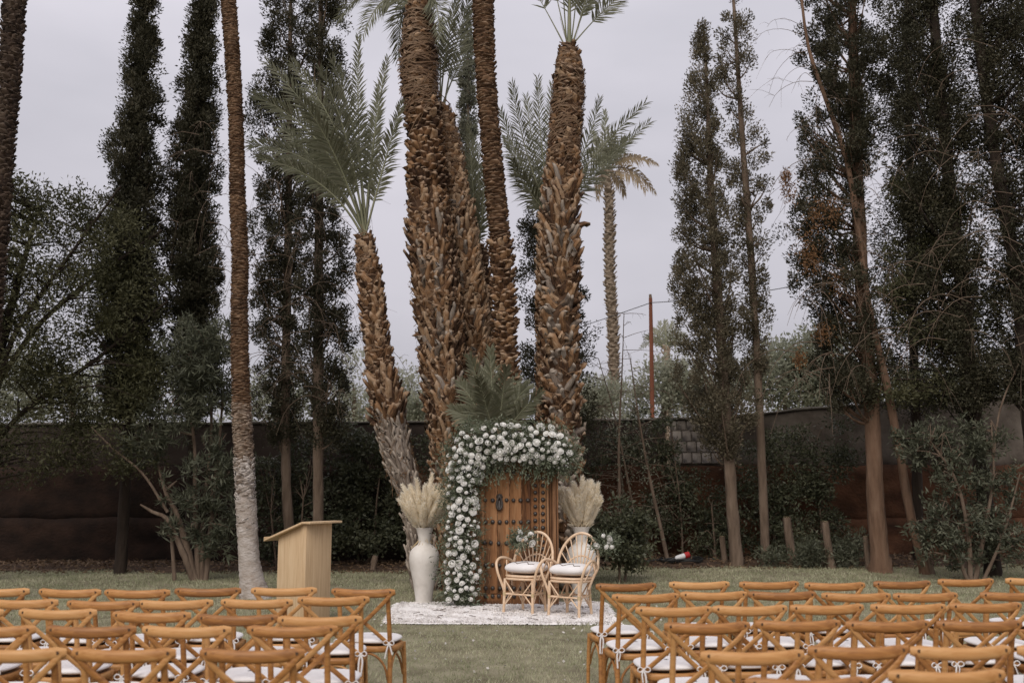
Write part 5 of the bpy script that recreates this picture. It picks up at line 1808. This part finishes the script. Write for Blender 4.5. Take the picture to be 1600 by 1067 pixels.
def lec_box(name, a0, a1, b0, b1, zfun0, zfun1, mat=M['oak']):
    """block between a (along front) and b (along side) with sloping top"""
    v = []
    for (a, b) in ((a0, b0), (a1, b0), (a1, b1), (a0, b1)):
        p = fdir * a + sdir * b
        v.append((p.x, p.y, zfun0(b)))
    for (a, b) in ((a0, b0), (a1, b0), (a1, b1), (a0, b1)):
        p = fdir * a + sdir * b
        v.append((p.x, p.y, zfun1(b)))
    mb = MB()
    mb.add(v, [(3, 2, 1, 0), (4, 5, 6, 7), (0, 1, 5, 4), (1, 2, 6, 5), (2, 3, 7, 6), (3, 0, 4, 7)])
    o = mb.build(name, mat, lec, smooth=False)
    bv = o.modifiers.new('edge', 'BEVEL')
    bv.width = .003
    bv.segments = 2
    return o


top = lambda b: HF - (HF - HB) * b / Dp
z0f = lambda b: 0.0
lec_box('front_panel', -.030, Wf + .012, -.03, .022, z0f, lambda b: HF - .002 if b < 0 else top(b) - .002)
lec_box('side_panel', 0, .022, .025, Dp, z0f, lambda b: top(b) - .002)
lec_box('side_panel', Wf - .022, Wf, .025, Dp, z0f, lambda b: top(b) - .002)
lec_box('corner_post', -.018, .045, .0245, .07, z0f, lambda b: top(b) - .004)
lec_box('shelf', .024, Wf - .024, .027, Dp - .01, lambda b: .78, lambda b: .80)
ov = .12
lec_box('sloping_top', -ov * .7, Wf + ov * .7, .0, Dp + .16, lambda b: top(b) + .001, lambda b: top(b) + .027)
lec_box('top_ledge', -ov * .7, Wf + ov * .7, -.13, -.002, lambda b: HF + .001, lambda b: HF + .027)
lec_box('back_lip', -ov * .7, Wf + ov * .7, Dp + .142, Dp + .16, lambda b: top(b) + .030, lambda b: top(b) + .05)

# ------------------------------------------------------------------ guest chairs
RAIL_Z = .87
wood = M['wood']


def chair_proto():
    """cross-back chair: origin on the ground under the seat, back towards -y"""
    parts = []

    def mk(name, fn, mat=wood):
        mb = MB()
        fn(mb)
        me = mb.mesh(name)
        me.materials.append(mat)
        parts.append((name, me))
    x = np.linspace(-.245, .245, 15)
    rail = np.column_stack([x, -.285 - .05 * (1 - (x / .245) ** 2), np.full(15, RAIL_Z) - .011 * (1 - (x / .245) ** 2)])
    hh = .060 * np.minimum(1, (.62 + .38 * np.sqrt(np.clip((.245 - abs(x)) / .03, 0, 1))))
    mk('top_rail', lambda mb: sweep_rect(mb, rail, .030 * np.minimum(1, hh / .060 + .1), hh, (0, 1, 0), r=.62))
    for s in (-1, 1):
        mk('back_leg', lambda mb: tube(mb, smooth_path([(s * .205, -.27, 0), (s * .200, -.235, .22), (s * .192, -.215, .45), (s * .190, -.245, .66), (s * .190, -.292, .845)], 18), np.linspace(.0165, .0145, 18), 10, flat=(1, 1.15)))
        mk('front_leg', lambda mb: tube(mb, smooth_path([(s * .20, .205, 0), (s * .198, .19, .22), (s * .19, .175, .445)], 10), np.linspace(.014, .018, 10), 10))
        off = -.013 if s > 0 else .003
        sl = smooth_path([(s * .222, -.304, .862), (s * .17, -.298 + off, .80), (s * .02, -.258 + off, .66), (-s * .11, -.225 + off, .545), (-s * .178, -.212 + off, .485)], 16)
        mk('cross_slat', lambda mb: sweep_rect(mb, sl, .011, .030, (0, 1, .3), r=.5))
        mk('bolt', lambda mb: tube(mb, [(s * .212, -.300, .872), (s * .212, -.3145, .872)], .0085, 10), M['bolt'])

    def seat(mb):
        n = 28
        a = np.arange(n) / n * 2 * PI
        e = 3.0
        cx = np.sign(np.cos(a)) * np.abs(np.cos(a)) ** (2 / e)
        sx = np.sign(np.sin(a)) * np.abs(np.sin(a)) ** (2 / e)
        cx = cx * (1 - .06 * (sx < 0) * -sx * -1 * 0)
        rings = []
        for (r, z) in ((.001, .452), (.80, .452), (.84, .462), (.93, .466), (.985, .461), (1, .447), (1, .432), (.975, .42), (.80, .418), (.001, .418)):
            rings.append(np.column_stack([.222 * r * cx, .215 * r * sx - .012, np.full(n, z)]))
        V = np.concatenate(rings)
        i = np.arange(len(rings) - 1)[:, None] * n
        j = np.arange(n)[None]
        mb.add(V, np.stack([i + j, i + (j + 1) % n, i + n + (j + 1) % n, i + n + j], -1).reshape(-1, 4))
    mk('seat', seat)
    # bentwood braces under the seat
    for s in (-1, 1):
        mk('arch_brace', lambda mb: tube(mb, smooth_path([(s * .196, -.212, .20), (s * .197, -.17, .33), (s * .194, -.06, .405), (s * .194, .06, .405), (s * .195, .14, .33), (s * .196, .175, .20)], 18), .0095, 7))
    mk('arch_brace', lambda mb: tube(mb, smooth_path([(-.188, -.222, .20), (-.15, -.215, .33), (-.06, -.21, .405), (.06, -.21, .405), (.15, -.215, .33), (.188, -.222, .20)], 18), .0095, 7))
    mk('arch_brace', lambda mb: tube(mb, smooth_path([(-.186, .188, .20), (-.15, .184, .33), (-.06, .18, .405), (.06, .18, .405), (.15, .184, .33), (.186, .188, .20)], 18), .0095, 7))
    return parts


PROTO = chair_proto()
cm = MB()
puff(cm, .212, .205, .052, e=3.0, n=30)
CUSH = cm.mesh('cover')
CUSH.materials.append(M['cushion'])


def tie_mesh(rng):
    mb = MB()
    for k in range(2):       # loops of the bow
        s = 1 if k else -1
        tube(mb, smooth_path([(0, 0, 0), (s * .025, -.012, .018), (s * .042, -.016, .0), (s * .022, -.012, -.014), (0, 0, 0)], 12), .0038, 5, flat=(1, 1.5))
    for k in range(2):
        s = 1 if k else -1
        L = rng.uniform(.07, .15)
        tube(mb, smooth_path([(0, -.004, 0), (s * .012, -.012, -L * .35), (s * rng.uniform(.0, .03), -.014, -L)], 9), .0042, 5, flat=(1, 1.6))
    tube(mb, [(0, .004, 0), (0, -.012, 0)], .008, 6)
    me = mb.mesh('tie')
    me.materials.append(M['cushion'])
    return me


TIES = [tie_mesh(np.random.default_rng(k)) for k in range(5)]
proto_objs = None


def place_chair(loc, rz, label, clabel, group, cgroup, k):
    global proto_objs
    t = thing('cross_back_chair', label, 'chair', loc, rz, group)
    if proto_objs is None:
        proto_objs = []
        for name, me in PROTO:
            proto_objs.append(link(name, me, t))
    else:
        for p in proto_objs:
            c = p.copy()
            COL.objects.link(c)
            c.parent = t
    cu = thing('seat_cushion', clabel, 'cushion', Vector(loc) + Vector((0, 0, .468)), rz, cgroup)
    o = link('cover', CUSH, cu)
    o.location = (0, -.008, 0)
    for s in (-1, 1):
        o = link('tie', TIES[(k * 3 + (s > 0)) % 5], cu)
        o.location = (s * .192, -.236, .028)
    return t


ROWS_L = [
    [(-55, 923, 43.5, 924), (61.3, 923, 154, 926.5), (166.6, 925.3, 260.4, 926), (276.6, 924, 372.2, 922.5), (394.9, 923, 491.6, 922), (518.7, 921, 614.7, 928)],
    [(-22, 941, 88, 941.5), (107, 942.6, 212.5, 944), (221, 944, 326.3, 941), (347, 940.5, 454, 941.5), (466.6, 938, 575.4, 936)],
    [(-118, 957, 2, 957), (30.8, 956.5, 147, 957.7), (176, 960, 295, 963), (311.6, 965, 429.6, 967), (439, 969, 559, 968)],
    [(-86, 984, 52, 984), (73, 984, 209.4, 984), (223, 983.5, 358, 985.5), (388, 984.5, 524.5, 983)],
    [(-62, 1020, 102, 1020), (110, 1020, 274, 1021), (312.7, 1021, 473.6, 1021)],
]
ROWS_R = [
    [(930.4, 918.4, 1027.6, 912.6), (1045.7, 913.7, 1141, 912.0), (1155, 913.7, 1250, 911.5), (1258, 915.0, 1352.5, 913.7), (1363.4, 913.7, 1458.3, 910.0), (1463, 910, 1557.9, 906.8), (1569, 907.8, 1664, 906)],
    [(956.6, 934.6, 1062.3, 930), (1063.5, 930, 1168.8, 928), (1171.8, 928.8, 1274, 928.8), (1285, 930.6, 1391.6, 931.5), (1395, 933, 1500, 929), (1532, 930, 1638, 929)],
    [(993, 954, 1114.4, 952), (1115.6, 953, 1230, 949.6), (1235, 951.5, 1352, 947.8), (1362, 949, 1478, 948.5), (1485, 948.5, 1598, 945.5), (1612, 948, 1728, 946)],
    [(1038, 980.8, 1174, 976), (1181.5, 976, 1314.8, 974), (1325, 977.4, 1452.5, 974), (1464, 976, 1599.5, 975), (1606, 976, 1740, 975)],
    [(1094.7, 1027, 1260, 1021), (1264, 1017.5, 1421, 1014.6), (1427, 1018.5, 1579, 1014.6), (1592, 1017, 1750, 1015)],
    [(1166, 1069, 1357, 1066), (1390, 1057, 1573, 1054), (1604, 1060, 1790, 1057)],
]
ORD = ['', 'second', 'third', 'fourth', 'fifth', 'sixth', 'seventh']
ROWN = ['front', 'second', 'third', 'fourth', 'fifth', 'last']
kk = 0
rch = np.random.default_rng(500)
for side, rows in (('left', ROWS_L), ('right', ROWS_R)):
    for r, row in enumerate(rows):
        order = row[::-1] if side == 'left' else row
        for c_, (xa, ya, xb, yb) in enumerate(order):
            ym = (ya + yb) / 2
            p = on_z((xa + xb) / 2, ym, RAIL_Z)
            pa, pb_ = on_z(xa, ya, RAIL_Z), on_z(xb, yb, RAIL_Z)
            ang = math.atan2(pb_.y - pa.y, pb_.x - pa.x)
            ang = max(-.16, min(.16, ang * .4))
            # the rail sits 0.30 m behind the chair's origin
            loc = Vector((p.x, p.y, 0)) + Vector((-math.sin(ang), math.cos(ang), 0)) * .305
            loc.z = 0.0
            who = ('aisle chair' if c_ == 0 else ORD[c_] + ' chair from the aisle')
            rown = ROWN[r] if not (side == 'left' and r == 4) else 'nearest'
            place_chair(loc, ang, f'honey brown cross-back wooden chair, {who} in the {rown} row, {side} block'.replace('nearest row', 'nearest row'),
                        f'white tied seat cushion on the {who}, {rown} row, {side} block', 'cross-back guest chairs in rows', 'white cushions on the guest chairs', kk)
            kk += 1

# ------------------------------------------------------------------ black hose with a red and white connector
hp = at(1066, 876, 20.6)
hz0 = float(gz(hp.x, hp.y)) + .02
hose = thing('black_cable', 'coil of black cable lying on the bare soil by the bushes', 'cable', (hp.x, hp.y, hz0))
a = np.linspace(0, 2 * PI * 2.3, 70)
P = np.column_stack([.36 * np.cos(a) * (1 + .06 * a / 6) + .05 * np.sin(a * .5), .5 * np.sin(a) * .8, .03 + .012 * a / 3 + .02 * np.sin(a * 3)])
P = np.vstack([P, P[-1] + np.array([[.2, .3, .0], [.5, .3, -.02], [1.0, .1, -.04], [1.4, .3, -.05]])])
mb = MB()
tube(mb, smooth_path(P, 160), .02, 7)
tube(mb, smooth_path([(-.3, .1, .05), (-.7, .25, .04), (-1.1, .1, .03), (-.8, -.1, .04), (-.45, .0, .06), (-.2, -.05, .10)], 40), .018, 7)
mb.build('cable_coil', M['black_rubber'], hose)
plug = thing('power_connector', 'red and white connector lying on the coil of black cable', 'connector', (hp.x + .02, hp.y - .15, hz0 + .15), math.radians(12))


def rotx(mb):
    pass


mb = MB()
tube(mb, [(-.20, 0, -.05), (-.17, 0, -.045), (-.02, 0, -.005), (.0, 0, 0)], [.02, .05, .055, .055], 14)
mb.build('plug_body', M['plug_white'], plug)
mb = MB()
tube(mb, [(.004, 0, .001), (.05, 0, .013), (.10, 0, .026)], [.064, .066, .06], 14)
mb.build('plug_collar', M['plug_red'], plug)
mb = MB()
tube(mb, [(-.21, 0, -.052), (-.27, 0, -.07), (-.35, .03, -.09)], [.03, .02, .018], 10)
mb.build('cable_gland', M['black_rubber'], plug)

# ------------------------------------------------------------------ grass, petals and litter
rgz = np.random.default_rng(900)
gn, gn2, gn3 = Noise3(rgz, 1.1), Noise3(rgz, .22), Noise3(rgz, .075)


def scatter(n, x0, x1, y0, y1):
    x = rgz.uniform(x0, x1, n)
    y = rgz.uniform(y0, y1, n)
    half = y * .56 + .8
    k = np.abs(x) < half
    return x[k], y[k]


mb = MB()
for (n, y0, y1, h, w) in ((130000, 4.4, 8.5, .024, .007), (200000, 8.5, 13.0, .026, .009), (130000, 13.0, 17.0, .03, .012), (90000, 17.0, 21.0, .036, .016)):
    x, y = scatter(n, -12.5, 12.5, y0, y1)
    d = gn(np.column_stack([x, y, 0 * x])) * .5 + gn2(np.column_stack([x, y, 0 * x])) * .5
    k = (rgz.random(len(x)) < .72 + .28 * d) & (y < bed_edge(x) + rgz.normal(0, .15, len(x)))
    x, y, d = x[k], y[k], d[k]
    m_ = len(x)
    z = gz(x, y)
    a = rgz.uniform(0, 2 * PI, m_)
    hh = h * rgz.uniform(.5, 1.3, m_) * (1 + .25 * d) * np.where(rgz.random(m_) < .04, 1.8, 1.0)
    le = rgz.uniform(.2, 1.1, m_) * hh
    b = rgz.uniform(0, 2 * PI, m_)
    wx, wy = np.cos(a) * w * .5, np.sin(a) * w * .5
    V = np.stack([np.column_stack([x - wx, y - wy, z - .004]), np.column_stack([x + wx, y + wy, z - .004]), np.column_stack([x + np.cos(b) * le, y + np.sin(b) * le, z + hh])], 1).reshape(-1, 3)
    g3 = gn3(np.column_stack([x, y * .8, 0 * x]))
    t = np.clip(.47 + .24 * d + .24 * g3 + rgz.normal(0, .2, m_), 0, 1)
    mb.add(V, np.arange(m_ * 3).reshape(-1, 3), np.repeat(t, 3))
tag(mb.build('grass', M['grass'], smooth=False), 'short dry green lawn grass', kind='stuff')
mb = MB()
x, y = scatter(900, -4, 4.5, 5, 15)
k = rgz.random(len(x)) < np.exp(-(np.abs(x - .1) / 1.6) ** 2) * .55 + .05
x, y = x[k], y[k]
C = np.column_stack([x, y, np.full(len(x), .03)])
leaves(mb, C, rgz.normal(size=(len(x), 3)) * np.array([1, 1, .25]), rgz.uniform(.025, .05, len(x)), .028, rgz)
tag(mb.build('fallen_petals', M['petal'], smooth=False), 'scattered white petals on the lawn', kind='stuff')
mb = MB()
x, y = rgz.uniform(-11, 11, 5200), rgz.uniform(19.6, 22.2, 5200)
C = np.column_stack([x, y, gz(x, y) + .065 * sstep(20, 20.8, y) + .02])
leaves(mb, C, rgz.normal(size=(len(x), 3)) * np.array([1, 1, .3]), rgz.uniform(.05, .12, len(x)), .035, rgz)
tag(mb.build('leaf_litter', M['litter'], smooth=False), 'dry fallen leaves on the soil by the wall', kind='stuff')
